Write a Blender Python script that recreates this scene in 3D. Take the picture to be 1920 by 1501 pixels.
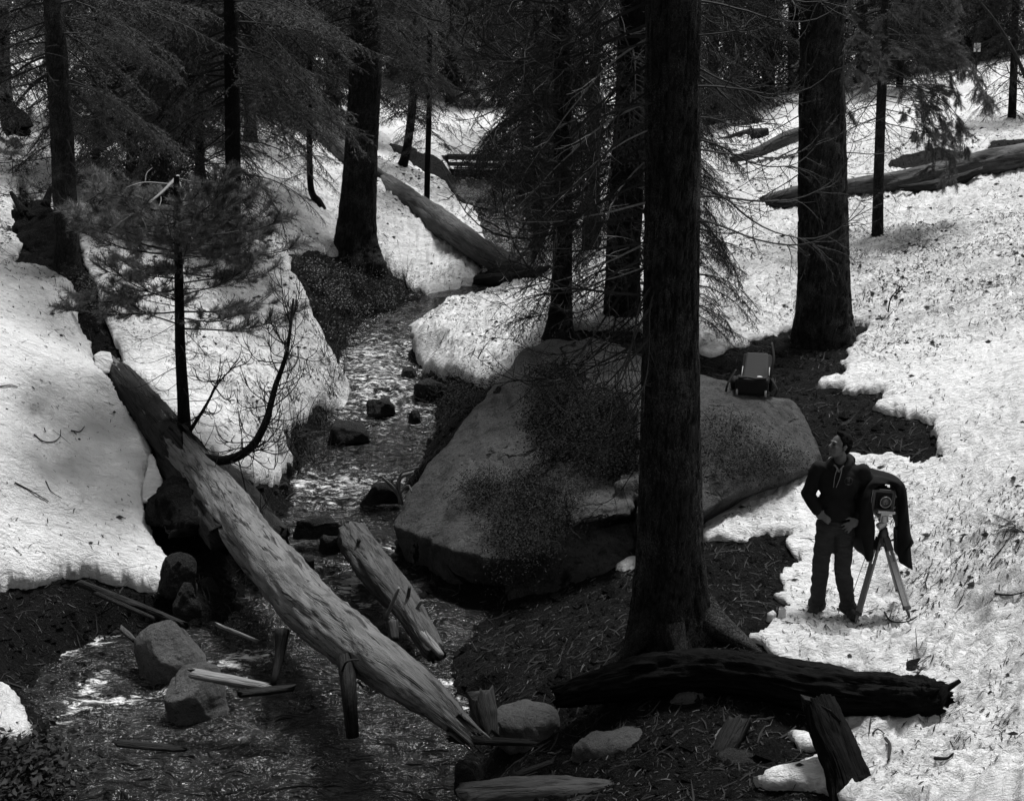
import bpy, bmesh, math, random
import numpy as np
from mathutils import Vector, Matrix, Euler

for _o in list(bpy.data.objects):
    bpy.data.objects.remove(_o)
R = math.radians
SC = bpy.context.scene
COL = SC.collection
rnd = random.Random(7)
rng = np.random.default_rng(7)

# ------------------------------------------------------------------ camera
F_PX, CX, CY = 2200.0, 960.0, 750.5
PITCH = R(12.0)
CP, SP = math.cos(PITCH), math.sin(PITCH)
CAMZ = 6.0
cam_d = bpy.data.cameras.new('camera')
cam = bpy.data.objects.new('camera', cam_d)
COL.objects.link(cam)
cam_d.sensor_width = 36.0
cam_d.lens = 36.0 * F_PX / 1920.0
cam_d.clip_start = 0.1
cam_d.clip_end = 1000.0
cam.location = (0, 0, CAMZ)
cam.rotation_euler = (math.pi / 2 - PITCH, 0, 0)
SC.camera = cam

# ------------------------------------------------------------------ sky and sun (high soft light, black and white photograph)
SUN_EL, SUN_AZ = R(68), R(38)      # azimuth measured from +Y (view direction), negative = left
world = bpy.data.worlds.new('World')
SC.world = world
world.use_nodes = True
wn = world.node_tree.nodes; wl = world.node_tree.links
wn.clear()
sky = wn.new('ShaderNodeTexSky'); sky.sky_type = 'NISHITA'; sky.sun_disc = False
sky.sun_elevation = SUN_EL; sky.sun_rotation = SUN_AZ
sky.air_density = 1.0; sky.dust_density = 3.0
bw = wn.new('ShaderNodeRGBToBW')
bg = wn.new('ShaderNodeBackground'); bg.inputs['Strength'].default_value = 0.06
wo = wn.new('ShaderNodeOutputWorld')
wl.new(sky.outputs[0], bw.inputs[0]); wl.new(bw.outputs[0], bg.inputs[0]); wl.new(bg.outputs[0], wo.inputs[0])
sun_d = bpy.data.lights.new('sun', 'SUN')
sun_d.energy = 2.3; sun_d.angle = R(14); sun_d.color = (1, 1, 1)
sun = bpy.data.objects.new('sun', sun_d); COL.objects.link(sun)
sdir = Vector((math.sin(SUN_AZ) * math.cos(SUN_EL), math.cos(SUN_AZ) * math.cos(SUN_EL), math.sin(SUN_EL)))
sun.rotation_euler = sdir.to_track_quat('Z', 'Y').to_euler()
sun.location = (0, 0, 40)
SC.view_settings.view_transform = 'Standard'
SC.view_settings.look = 'None'
SC.view_settings.gamma = 1.0
SC.view_settings.exposure = 1.15
SC.view_settings.use_curve_mapping = False
SC.cycles.use_denoising = True
SC.cycles.max_bounces = 5
SC.cycles.diffuse_bounces = 3
SC.cycles.glossy_bounces = 2
SC.cycles.transmission_bounces = 2
SC.cycles.transparent_max_bounces = 4

# ------------------------------------------------------------------ pixel -> place
def U(px, py, d):
    """world point seen at photograph pixel (px,py) at axial distance d"""
    cx = (px - CX) / F_PX * d
    cu = -(py - CY) / F_PX * d
    return np.array((cx, d * CP + cu * SP, CAMZ - d * SP + cu * CP))
def UV(px, py, d): return Vector(U(px, py, d).tolist())
def kz(py): return -SP - (py - CY) / F_PX * CP
def UZ(px, py, z):
    """point at pixel whose height below the camera is z"""
    return U(px, py, z / kz(py))
def PX(m, d): return m / F_PX * d      # pixels -> metres at distance d

# ------------------------------------------------------------------ noise
def _hash(ix, iy, s):
    n = (ix.astype(np.int64) * 374761393 + iy.astype(np.int64) * 668265263 + s * 974711) & 0x7fffffff
    n = (n ^ (n >> 13)) * 1274126177 & 0x7fffffff
    n = n ^ (n >> 16)
    return (n & 0xffff) / 65535.0
def vnoise(x, y, s=0):
    x = np.asarray(x, float); y = np.asarray(y, float)
    ix = np.floor(x); iy = np.floor(y)
    fx = x - ix; fy = y - iy
    fx = fx * fx * fx * (fx * (fx * 6 - 15) + 10); fy = fy * fy * fy * (fy * (fy * 6 - 15) + 10)
    a = _hash(ix, iy, s); b = _hash(ix + 1, iy, s); c = _hash(ix, iy + 1, s); d = _hash(ix + 1, iy + 1, s)
    return (a + (b - a) * fx + (c - a) * fy + (a - b - c + d) * fx * fy) * 2 - 1
def fbm(x, y, o=4, s=0, g=0.5):
    r = 0; a = 1.0; f = 1.0; t = 0
    for i in range(o):
        r = r + a * vnoise(x * f + 13.7 * i, y * f - 7.1 * i, s + i); t += a
        a *= g; f *= 2.03
    return r / t
def fbm3(p, sc, o=3, s=0):
    return (fbm(p[:, 0] * sc + p[:, 2] * sc * .61, p[:, 1] * sc - p[:, 2] * sc * .43, o, s)
            + fbm(p[:, 2] * sc + 5.2, (p[:, 0] - p[:, 1]) * sc * .7 + 3.3, o, s + 17)) * 0.6

# ------------------------------------------------------------------ terrain
# (px, py, axial distance) on the bare ground
CTRL = [
 (150,1180,12.1),(0,1190,11.7),(150,1095,12.9),(310,1120,12.9),(0,1095,12.4),(150,900,14.3),(0,900,13.3),(250,850,15.3),
 (0,700,14.9),(130,700,15.8),(200,700,17.0),(0,540,17.3),(110,540,17.9),(0,360,24),(80,430,21),(-400,900,11.3),(-400,500,16),(-400,1150,10.6),
 (0,220,30),(100,200,33),(300,200,38),(250,560,18.2),(345,825,15.6),(300,700,16.9),(435,490,22),(520,880,16.0),(440,880,15.6),
 (640,770,18.8),(560,610,21),(600,480,26),(665,492,29),(740,560,26.3),(450,350,28),(550,280,34),(600,375,30.5),(800,552,28.6),
 (780,440,31),(700,300,38),(820,390,35),(750,270,45),(900,200,60),(700,150,62),(400,100,50),(100,50,45),(960,150,75),
 (1000,300,45),(990,350,40),(840,345,42),(1060,450,28),(1020,400,33),(1030,520,27.3),(800,700,20.6),(930,715,19),(1000,655,18.6),(1050,605,19.6),(900,600,23.3),
 (1170,620,18),(1400,640,18),(1540,640,18.2),(1200,480,24),(1400,480,24),(1645,455,24),(1900,450,22),(1900,640,16.2),(1800,800,13.6),
 (1900,1000,10.6),(1900,1200,9.0),(1900,1480,7.3),(1700,1157,11.1),(1565,1150,11.2),(1750,1000,12),(1650,900,13.3),(1500,900,13.7),
 (1400,970,13.1),(1350,1030,12.4),(1480,760,15.4),(1260,1185,10.6),(1400,1180,10.5),(1100,1130,12.3),(960,1140,12.9),(900,1250,11.5),
 (1050,1220,11.2),(1000,1400,9.95),(1250,1400,9.1),(1250,1300,9.9),(1450,1300,9.6),(1450,1440,8.6),(1600,1490,7.9),(1100,1490,8.9),
 (900,1490,9.3),(1700,1350,8.95),(1450,380,28),(1900,310,28),(1700,330,29.5),(1400,270,37),(1700,270,34.5),(1500,200,50),(1800,160,50),
 (1900,120,60),(1340,190,55),(1500,150,75),(2300,1000,9),(2300,600,14),(2400,300,26),(2300,1400,6.6),(1250,800,15.5),(1250,950,13.8),
 (1000,900,15.5),(880,1000,14.6),(620,700,20),(450,1150,12.6),(330,1130,12.8),(60,1430,9.9),(-200,1400,9.5)]
XYZ = [U(*c) for c in CTRL]
for w in [(2.2,4,2.6),(-2,4,1.7),(0,0,4.3),(4,2,3.6),(-5,3.5,1.6),(-7.5,7,2.2),(7,5,3.4),(-6,0,3.2),(0,-6,5.5),(8,-3,5),(-8,-4,4.5),
          (-40,60,16),(40,60,14),(0,95,13),(-40,20,13),(40,20,10),(-70,110,24),(70,110,20),(0,140,18),(-20,14,5.4),(18,10,4.2),(-16,30,8.8),(22,32,7)]:
    XYZ.append(np.array(w, float))
XYZ = np.array(XYZ)
_C = 0.7
def _phi(r2): return np.sqrt(r2 + _C * _C)
_d2 = ((XYZ[:, None, :2] - XYZ[None, :, :2]) ** 2).sum(2)
_n = len(XYZ)
_A = np.zeros((_n + 3, _n + 3))
_A[:_n, :_n] = _phi(_d2) + np.eye(_n) * -0.03
_A[:_n, _n] = 1; _A[:_n, _n + 1:] = XYZ[:, :2]; _A[_n, :_n] = 1; _A[_n + 1:, :_n] = XYZ[:, :2].T
_w = np.linalg.solve(_A, np.concatenate([XYZ[:, 2], [0, 0, 0]]))
def terr_base(x, y):
    x = np.asarray(x, float); y = np.asarray(y, float)
    sh = x.shape; x = x.ravel(); y = y.ravel()
    out = np.empty_like(x)
    for i in range(0, len(x), 40000):
        X = x[i:i + 40000]; Y = y[i:i + 40000]
        r2 = (X[:, None] - XYZ[None, :, 0]) ** 2 + (Y[:, None] - XYZ[None, :, 1]) ** 2
        out[i:i + 40000] = _phi(r2) @ _w[:_n] + _w[_n] + _w[_n + 1] * X + _w[_n + 2] * Y
    return out.reshape(sh)

# creek: (px, py, height below camera, width m, foam)
CREEK_PX = [(400,1750,-5.5,2.9,0),(500,1560,-5.32,3.0,0),(500,1400,-5.2,3.1,0),(500,1275,-5.12,4.2,.05),(640,1175,-5.03,2.2,.1),(610,1090,-4.97,1.3,.1),(625,1000,-4.9,1.2,.15),
 (650,905,-4.72,1.5,.75),(690,840,-4.55,1.5,.1),(720,785,-4.4,1.5,.6),(730,725,-4.08,1.2,.7),(695,660,-3.86,1.25,.7),(730,610,-3.62,1.2,.4),(790,578,-3.45,1.1,.2),
 (850,556,-3.3,1.0,.15),(940,532,-3.1,1.0,.3),(950,440,-2.25,1.1,.4),(920,385,-1.6,1.2,.3),(900,350,-1.22,1.3,.3),(885,330,-.98,1.5,.3)]
CREEK = np.array([list(UZ(a, b, z)) + [w_, fo] for a, b, z, w_, fo in CREEK_PX])
def creek(x, y):
    """distance to the creek's centreline minus half width, level, foam"""
    sh = np.shape(x); x = np.ravel(x); y = np.ravel(y)
    best = np.full(x.shape, 1e9); lev = np.zeros_like(best); wd = np.zeros_like(best); fo = np.zeros_like(best)
    for a, b in zip(CREEK[:-1], CREEK[1:]):
        dx, dy = b[0] - a[0], b[1] - a[1]; L2 = dx * dx + dy * dy
        t = np.clip(((x - a[0]) * dx + (y - a[1]) * dy) / L2, 0, 1)
        dd = np.hypot(x - a[0] - t * dx, y - a[1] - t * dy)
        m = dd < best
        best = np.where(m, dd, best)
        ts = t
        lev = np.where(m, a[2] + (b[2] - a[2]) * ts, lev)
        wd = np.where(m, a[3] + (b[3] - a[3]) * t, wd)
        fo = np.where(m, a[4] + (b[4] - a[4]) * t, fo)
    return (best - wd / 2).reshape(sh), lev.reshape(sh), fo.reshape(sh)
def smooth(a, b, x):
    t = np.clip((x - a) / (b - a), 0, 1); return t * t * (3 - 2 * t)
def terr(x, y):
    b = terr_base(x, y)
    c, lev, fo = creek(x, y)
    c = c + 0.22 * fbm(np.asarray(x) * 1.3, np.asarray(y) * 1.3, 3, 41)
    k = smooth(0.75, -0.15, c)
    bed = lev - 0.16 - 0.10 * smooth(0, -0.6, c)
    z = b * (1 - k) + np.minimum(b, bed) * k
    # never stand far under the water level beside the creek
    side = smooth(1.6, 0.3, c) * (1 - k)
    z = np.maximum(z, z * (1 - side) + np.maximum(z, lev + 0.05) * side)
    z = z + 0.06 * fbm(np.asarray(x) * .9, np.asarray(y) * .9, 3, 5) * smooth(5, 9, np.asarray(y))
    return z
def tz(x, y): return float(terr(np.array([x]), np.array([y]))[0])
def hit(pts, dmin=5.0, dmax=110.0):
    """pixels -> first point on the bare ground"""
    out = []
    ds = np.exp(np.linspace(math.log(dmin), math.log(dmax), 900))
    for px, py in pts:
        cx = (px - CX) / F_PX * ds; cu = -(py - CY) / F_PX * ds
        x = cx; y = ds * CP + cu * SP; z = CAMZ - ds * SP + cu * CP
        g = terr(x, y) - z
        i = np.argmax(g > 0)
        if g[i] <= 0: i = len(ds) - 1
        j = max(i - 1, 0)
        t = 0 if i == j else (0 - g[j]) / (g[i] - g[j] + 1e-9)
        d = ds[j] + (ds[i] - ds[j]) * np.clip(t, 0, 1)
        out.append(U(px, py, d))
    return np.array(out)
def hv(px, py): return Vector(hit([(px, py)])[0].tolist())

# ------------------------------------------------------------------ materials
MATS = {}
def newmat(name):
    m = bpy.data.materials.new(name); m.use_nodes = True
    nt = m.node_tree; b = nt.nodes['Principled BSDF']
    MATS[name] = m
    return m, nt, b
def N(nt, typ, **kw):
    n = nt.nodes.new(typ)
    for k, v in kw.items():
        if k.startswith('i_'):
            n.inputs[int(k[2:]) if k[2:].isdigit() else k[2:].replace('_', ' ')].default_value = v
        else: setattr(n, k, v)
    return n
def ramp(nt, src, stops, interp='LINEAR'):
    r = nt.nodes.new('ShaderNodeValToRGB'); r.color_ramp.interpolation = interp
    e = r.color_ramp.elements
    while len(e) < len(stops): e.new(0.5)
    for i, (p, c) in enumerate(stops):
        e[i].position = p; e[i].color = (c, c, c, 1)
    nt.links.new(src, r.inputs[0]); return r.outputs[0]
def coords(nt, scale=(1, 1, 1), kind='Object'):
    tc = nt.nodes.new('ShaderNodeTexCoord'); mp = nt.nodes.new('ShaderNodeMapping')
    mp.inputs['Scale'].default_value = scale
    nt.links.new(tc.outputs[kind], mp.inputs[0]); return mp.outputs[0]
def noise(nt, vec, scale, detail=6, rough=0.6, dist=0.0):
    n = N(nt, 'ShaderNodeTexNoise'); n.inputs['Scale'].default_value = scale; n.inputs['Detail'].default_value = detail
    n.inputs['Roughness'].default_value = rough; n.inputs['Distortion'].default_value = dist
    nt.links.new(vec, n.inputs['Vector']); return n.outputs['Fac']
def vor(nt, vec, scale, feature='F1', rand=1.0):
    n = N(nt, 'ShaderNodeTexVoronoi'); n.feature = feature; n.inputs['Scale'].default_value = scale
    n.inputs['Randomness'].default_value = rand
    nt.links.new(vec, n.inputs['Vector']); return n.outputs['Distance']
def mth(nt, op, a, b=None, c=None, clamp=False):
    n = nt.nodes.new('ShaderNodeMath'); n.operation = op; n.use_clamp = clamp
    for i, v in enumerate((a, b, c)):
        if v is None: continue
        if isinstance(v, (int, float)): n.inputs[i].default_value = v
        else: nt.links.new(v, n.inputs[i])
    return n.outputs[0]
def mixf(nt, fac, a, b):
    n = nt.nodes.new('ShaderNodeMix'); n.data_type = 'FLOAT'
    for i, v in ((0, fac), (2, a), (3, b)):
        if isinstance(v, (int, float)): n.inputs[i].default_value = v
        else: nt.links.new(v, n.inputs[i])
    return n.outputs[0]
def bump(nt, b, h, strength, dist, prev=None):
    n = nt.nodes.new('ShaderNodeBump'); n.inputs['Strength'].default_value = strength; n.inputs['Distance'].default_value = dist
    nt.links.new(h, n.inputs['Height'])
    if prev is not None: nt.links.new(prev, n.inputs['Normal'])
    nt.links.new(n.outputs[0], b.inputs['Normal']); return n.outputs[0]
def attr(nt, name):
    n = nt.nodes.new('ShaderNodeAttribute'); n.attribute_name = name; return n.outputs['Fac']
def setcol(nt, b, v):
    nt.links.new(v, b.inputs['Base Color'])
def simple(name, v, rough=0.7, var=0.25, scale=20, bmp=0.0, metal=0.0, spec=0.3, sc3=(1, 1, 1)):
    m, nt, b = newmat(name)
    n = noise(nt, coords(nt, sc3), scale, 5)
    setcol(nt, b, ramp(nt, n, [(0.25, v * (1 - var)), (0.75, v * (1 + var))]))
    b.inputs['Roughness'].default_value = rough; b.inputs['Metallic'].default_value = metal
    b.inputs['Specular IOR Level'].default_value = spec
    if bmp: bump(nt, b, n, 0.6, bmp)
    return m

# snow: granular, dirty where needles gathered ('dirt' attribute = melted-in litter, and grey painted for shade on the middle-left slope)
m, nt, b = newmat('snow')
v = coords(nt); vs = coords(nt, (0.55, 1.0, 1.0))
n1 = noise(nt, v, 1.3, 5); n2 = noise(nt, vs, 9, 6, .65, .6); n3 = noise(nt, vs, 30, 5, .7, .8); n4 = noise(nt, v, 120, 3)
d = attr(nt, 'dirt_shade')
base = ramp(nt, n1, [(0.3, .62), (0.75, .80)])
base = mixf(nt, mth(nt, 'MULTIPLY', ramp(nt, noise(nt, vs, 3.2, 6, .7, .5), [(.42, 0), (.66, 1)]), mth(nt, 'MULTIPLY', d, .75, clamp=True)), base, .36)
thr = mth(nt, 'SUBTRACT', 0.67, mth(nt, 'MULTIPLY', d, 0.135))
sm = mth(nt, 'SUBTRACT', mth(nt, 'ADD', mth(nt, 'MULTIPLY', n2, .45), mth(nt, 'MULTIPLY', n3, .55)), thr)
sp = mth(nt, 'MULTIPLY', sm, 9.0, clamp=True)
grey = mth(nt, 'MULTIPLY', mth(nt, 'SUBTRACT', n2, mth(nt, 'SUBTRACT', .64, mth(nt, 'MULTIPLY', d, .16))), 3.0, clamp=True)
base = mixf(nt, mth(nt, 'MULTIPLY', grey, .5), base, .34)
base = mixf(nt, sp, base, .10)
setcol(nt, b, base)
b.inputs['Roughness'].default_value = .75; b.inputs['Specular IOR Level'].default_value = .15
hh = mth(nt, 'SUBTRACT', mth(nt, 'ADD', mth(nt, 'MULTIPLY', n2, 1.6), mth(nt, 'ADD', mth(nt, 'MULTIPLY', n3, .55), mth(nt, 'MULTIPLY', n4, .12))), mth(nt, 'MULTIPLY', sp, .3))
bump(nt, b, hh, 1.0, .062)
# forest soil
m, nt, b = newmat('soil')
v = coords(nt)
n1 = noise(nt, v, 2.2, 6, .65); n2 = noise(nt, v, 34, 5, .7, .8); n3 = noise(nt, coords(nt, (1, .3, 1)), 95, 3, .7, 1.2)
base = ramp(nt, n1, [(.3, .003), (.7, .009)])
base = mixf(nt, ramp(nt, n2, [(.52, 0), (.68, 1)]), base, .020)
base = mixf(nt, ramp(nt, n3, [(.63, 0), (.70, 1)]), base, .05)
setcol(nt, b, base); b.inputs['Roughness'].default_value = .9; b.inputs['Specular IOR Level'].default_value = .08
bump(nt, b, mth(nt, 'ADD', n2, mth(nt, 'MULTIPLY', n1, 2.0)), 1.0, .09)
# water
m, nt, b = newmat('water')
v = coords(nt); v2 = coords(nt, (.75, 1.4, 1))
n1 = noise(nt, v2, 4.2, 3, .45, 1.8); n2 = noise(nt, v2, 16, 2, .5, 2.0); nf = noise(nt, v2, 8, 8, .72, .8)
fo = attr(nt, 'foam')
foam = mth(nt, 'MULTIPLY', mth(nt, 'SUBTRACT', nf, mth(nt, 'SUBTRACT', .70, mth(nt, 'MULTIPLY', fo, .30))), 7, clamp=True)
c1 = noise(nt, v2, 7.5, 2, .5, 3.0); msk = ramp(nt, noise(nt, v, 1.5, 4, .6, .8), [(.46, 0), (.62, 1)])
glint_lines = mth(nt, 'MULTIPLY', mth(nt, 'SUBTRACT', 1.0, mth(nt, 'MULTIPLY', mth(nt, 'ABSOLUTE', mth(nt, 'SUBTRACT', c1, .5)), 26), clamp=True), mth(nt, 'MULTIPLY', msk, ramp(nt, n2, [(.5, 0), (.6, 1)])), clamp=True)  # thin bright glints on the ripples, painted into the water colour
bed = ramp(nt, noise(nt, v, 2.5, 3, .5, .5), [(.35, .005), (.70, .022)])
setcol(nt, b, mixf(nt, foam, mixf(nt, glint_lines, bed, .26), .74))
nt.links.new(mixf(nt, foam, .13, .6), b.inputs['Roughness']); b.inputs['IOR'].default_value = 1.38
b.inputs['Specular IOR Level'].default_value = .5
bump(nt, b, mth(nt, 'ADD', n1, mth(nt, 'MULTIPLY', n2, .09)), 1.0, .20)
# bark: deep vertical furrows
def barkmat(name, lo, hi, sc=1.0, bd=.05):
    m, nt, b = newmat(name)
    v = coords(nt, (1, 1, .30)); w = noise(nt, coords(nt, (1, 1, .6)), 7, 5, .7)
    vm = nt.nodes.new('ShaderNodeVectorMath'); vm.operation = 'ADD'; nt.links.new(v, vm.inputs[0])
    cb = nt.nodes.new('ShaderNodeCombineXYZ')
    for q in range(3): nt.links.new(mth(nt, 'MULTIPLY', w, .22), cb.inputs[q])
    nt.links.new(cb.outputs[0], vm.inputs[1]); vd = vm.outputs[0]
    n1 = noise(nt, vd, 26 * sc, 7, .72, .9); n2 = vor(nt, vd, 15 * sc, 'DISTANCE_TO_EDGE'); n5 = vor(nt, vd, 34 * sc, 'DISTANCE_TO_EDGE'); n3 = noise(nt, coords(nt), 70 * sc, 4, .75); n4 = noise(nt, coords(nt), 2.2, 5, .65)
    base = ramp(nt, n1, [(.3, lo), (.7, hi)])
    base = mixf(nt, ramp(nt, n2, [(0, .8), (.09, 0)]), base, lo * .4)
    base = mixf(nt, ramp(nt, n5, [(0, .5), (.10, 0)]), base, lo * .5)
    base = mixf(nt, ramp(nt, mth(nt, 'MULTIPLY', n3, n4), [(.26, 0), (.36, .9)]), base, hi * 2.2)
    setcol(nt, b, base); b.inputs['Roughness'].default_value = .9; b.inputs['Specular IOR Level'].default_value = .10
    hgt = mth(nt, 'ADD', mth(nt, 'MULTIPLY', ramp(nt, n2, [(0, 0), (.2, 1)]), .8), mth(nt, 'ADD', mth(nt, 'MULTIPLY', ramp(nt, n5, [(0, 0), (.2, 1)]), .35), mth(nt, 'ADD', n1, mth(nt, 'MULTIPLY', n3, .4))))
    bump(nt, b, hgt, 1.0, bd); return m
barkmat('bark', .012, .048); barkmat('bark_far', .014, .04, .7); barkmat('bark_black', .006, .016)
simple('twig_dark', .014, .9, .4, 30); simple('chip', .06, .8, .5, 40); simple('twig_pale', .16, .8, .4, 40); simple('twig_mid', .018, .8, .5, 25)
# needles
def needlemat(name, lo, hi):
    m, nt, b = newmat(name)
    oi = nt.nodes.new('ShaderNodeObjectInfo')
    n1 = noise(nt, coords(nt), 3.0, 4)
    k = mth(nt, 'ADD', mth(nt, 'MULTIPLY', n1, .5), mth(nt, 'MULTIPLY', oi.outputs['Random'], .55))
    setcol(nt, b, ramp(nt, k, [(.3, lo), (.8, hi)]))
    b.inputs['Roughness'].default_value = .75; b.inputs['Specular IOR Level'].default_value = .1
    return m
needlemat('needles', .015, .16); needlemat('needles_dark', .014, .045); needlemat('needles_pine', .08, .19); needlemat('leaf', .004, .040)
# weathered wood, grain along local X
def woodmat(name, lo, hi, bark_amt=.5, barkv=.025, sc=1.0, spec=.25):
    m, nt, b = newmat(name)
    v = coords(nt, (.10, 1, 1), 'UV'); vv = coords(nt, (.22, 1, 1), 'UV')
    n1 = noise(nt, v, 40 * sc, 6, .7, .4); n2 = noise(nt, vv, 5 * sc, 7, .68, .5); n3 = noise(nt, v, 14 * sc, 3, .6, .3)
    base = ramp(nt, n1, [(.25, lo), (.75, hi)])
    base = mixf(nt, ramp(nt, n3, [(.60, 0), (.66, 1)]), base, lo * .35)
    cov = ramp(nt, n2, [(1 - bark_amt - .05, 0), (1 - bark_amt + .05, .6)])
    crk = ramp(nt, noise(nt, coords(nt, (.05, 1, 1), 'UV'), 9 * sc, 4, .6, .3), [(.485, 0), (.5, 1), (.515, 0)])
    base = mixf(nt, cov, base, ramp(nt, noise(nt, vv, 60 * sc, 4), [(.3, barkv * .5), (.7, barkv * 1.8)]))
    base = mixf(nt, crk, base, lo * .12)
    setcol(nt, b, base); b.inputs['Roughness'].default_value = .75; b.inputs['Specular IOR Level'].default_value = spec
    bump(nt, b, mth(nt, 'ADD', mth(nt, 'ADD', mth(nt, 'MULTIPLY', n1, .7), mth(nt, 'MULTIPLY', cov, .9)), mth(nt, 'MULTIPLY', ramp(nt, n3, [(.58, 0), (.68, 1)]), -1.2)), .9, .02)
    return m
woodmat('weathered_wood', .07, .17, .44, .035); woodmat('barked_wood', .02, .07, .6, .012, 1.0, .1); woodmat('dull_wood', .03, .085, .5, .03); woodmat('far_log_wood', .05, .10, .5, .02)
woodmat('wet_wood', .008, .03, .5, .008, 1.0, .12); woodmat('burnt_wood', .003, .009, .5, .003, 1.0, .04); woodmat('broken_wood', .10, .24, .35, .03)
# granite
def rockmat(name, lo, hi, lich=.03, cracks=False):
    m, nt, b = newmat(name)
    v = coords(nt)
    n1 = noise(nt, v, 1.6, 6, .62, .3); n2 = noise(nt, v, 24, 6, .75); n3 = noise(nt, v, 150, 3, .8); n4 = noise(nt, v, 5, 7, .72, .6)
    base = mth(nt, 'ADD', ramp(nt, n1, [(.3, lo), (.7, hi)]), mth(nt, 'MULTIPLY', mth(nt, 'SUBTRACT', n3, .5), .20))
    base = mixf(nt, ramp(nt, n4, [(.58, 0), (.66, .75)]), base, lich)
    base = mixf(nt, ramp(nt, n2, [(.56, 0), (.66, .8)]), base, lo * .35)
    hx = 0.0
    if cracks:
        cb = nt.nodes.new('ShaderNodeCombineXYZ'); w = noise(nt, v, 1.1, 5, .6)
        for q in range(3): nt.links.new(mth(nt, 'MULTIPLY', w, 1.3), cb.inputs[q])
        vm = nt.nodes.new('ShaderNodeVectorMath'); nt.links.new(v, vm.inputs[0]); nt.links.new(cb.outputs[0], vm.inputs[1])
        ck = ramp(nt, vor(nt, vm.outputs[0], .62, 'DISTANCE_TO_EDGE'), [(0, 1), (.012, 1), (.030, 0)])
        ck = mth(nt, 'MULTIPLY', ck, ramp(nt, noise(nt, v, .9, 3), [(.46, 0), (.52, 1)])); base = mixf(nt, ck, base, lo * .12); hx = mth(nt, 'MULTIPLY', ck, -2.5)
        base = mixf(nt, ramp(nt, noise(nt, v, 2.6, 8, .75, .4), [(.52, 0), (.60, .6)]), base, lo * .55)
    setcol(nt, b, base); b.inputs['Roughness'].default_value = .9; b.inputs['Specular IOR Level'].default_value = .12
    bump(nt, b, mth(nt, 'ADD', mth(nt, 'ADD', n2, mth(nt, 'MULTIPLY', n4, 1.6)), mth(nt, 'ADD', mth(nt, 'MULTIPLY', n3, .35), hx)), 1.0, .07)
    return m
rockmat('granite', .065, .135, .03, True); rockmat('stone', .09, .15, .05); rockmat('wet_stone', .015, .045, .01)

# ------------------------------------------------------------------ mesh building
class MB:
    def __init__(s): s.v = []; s.f = []; s.m = []; s.n = 0; s.uv = {}; s.uvl = []
    def add(s, verts, faces, mat=0, uvs=None):
        verts = [tuple(map(float, p)) for p in verts]
        s.v += verts
        for i, fc in enumerate(faces):
            s.f.append(tuple(k + s.n for k in fc)); s.m.append(mat)
            s.uvl.append(uvs[i] if uvs is not None else None)
        s.n += len(verts)
    def tube(s, pts, rad, seg=8, mat=0, cap=True, wob=0.0, seed=0, squash=1.0):
        P = np.array([list(p) for p in pts], float); n = len(P)
        rad = np.broadcast_to(np.asarray(rad, float), (n,))
        T = np.gradient(P, axis=0); T /= np.linalg.norm(T, axis=1)[:, None] + 1e-12
        up = np.array((0, 0, 1.0)) if abs(T[0][2]) < .9 else np.array((1.0, 0, 0))
        A = np.cross(T[0], up); A /= np.linalg.norm(A)
        L = np.concatenate([[0], np.cumsum(np.linalg.norm(np.diff(P, axis=0), axis=1))])
        ang = np.arange(seg) * 2 * math.pi / seg
        vs = []
        for i in range(n):
            A = A - T[i] * A.dot(T[i]); A /= np.linalg.norm(A) + 1e-12
            B = np.cross(T[i], A)
            r = rad[i] * np.ones(seg)
            if wob:
                r = r * (1 + wob * fbm(np.cos(ang) * 1.5 + seed * 7.3, np.sin(ang) * 1.5 + L[i] * 1.2, 3, seed))
            vs.append(P[i] + (np.cos(ang) * r)[:, None] * A + (np.sin(ang) * r * squash)[:, None] * B)
        V = np.concatenate(vs)
        F = []; UVs = []
        circ = 2 * math.pi * rad.mean()
        for i in range(n - 1):
            for j in range(seg):
                k = (j + 1) % seg
                F.append((i * seg + j, i * seg + k, (i + 1) * seg + k, (i + 1) * seg + j))
                u0, u1 = L[i], L[i + 1]; v0, v1 = j / seg * circ, (j + 1) / seg * circ
                UVs.append(((u0, v0), (u0, v1), (u1, v1), (u1, v0)))
        if cap:
            F.append(tuple(range(seg - 1, -1, -1))); UVs.append(tuple((L[0], .02 * q) for q in range(seg)))
            F.append(tuple((n - 1) * seg + j for j in range(seg))); UVs.append(tuple((L[-1], .02 * q) for q in range(seg)))
        s.add(V, F, mat, UVs)
    def box(s, c, size, rot=None, mat=0):
        M = (rot.to_matrix() if rot is not None and not isinstance(rot, Matrix) else (rot or Matrix.Identity(3)))
        vs = []
        for sx in (-.5, .5):
            for sy in (-.5, .5):
                for sz in (-.5, .5):
                    vs.append(Vector(c) + M @ Vector((sx * size[0], sy * size[1], sz * size[2])))
        s.add(vs, [(0, 1, 3, 2), (4, 6, 7, 5), (0, 4, 5, 1), (2, 3, 7, 6), (0, 2, 6, 4), (1, 5, 7, 3)], mat)
    def mesh(s, name, mats, smooth=True):
        me = bpy.data.meshes.new(name); me.from_pydata(s.v, [], s.f)
        for mm in mats: me.materials.append(MATS[mm] if isinstance(mm, str) else mm)
        me.polygons.foreach_set('material_index', s.m)
        me.polygons.foreach_set('use_smooth', [smooth] * len(s.f))
        if any(u is not None for u in s.uvl):
            ul = me.uv_layers.new(name='UVMap'); flat = []
            for fc, u in zip(s.f, s.uvl):
                for q in range(len(fc)): flat += list(u[q]) if u is not None else [0.0, 0.0]
            ul.data.foreach_set('uv', flat)
        me.update(); return me
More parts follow.
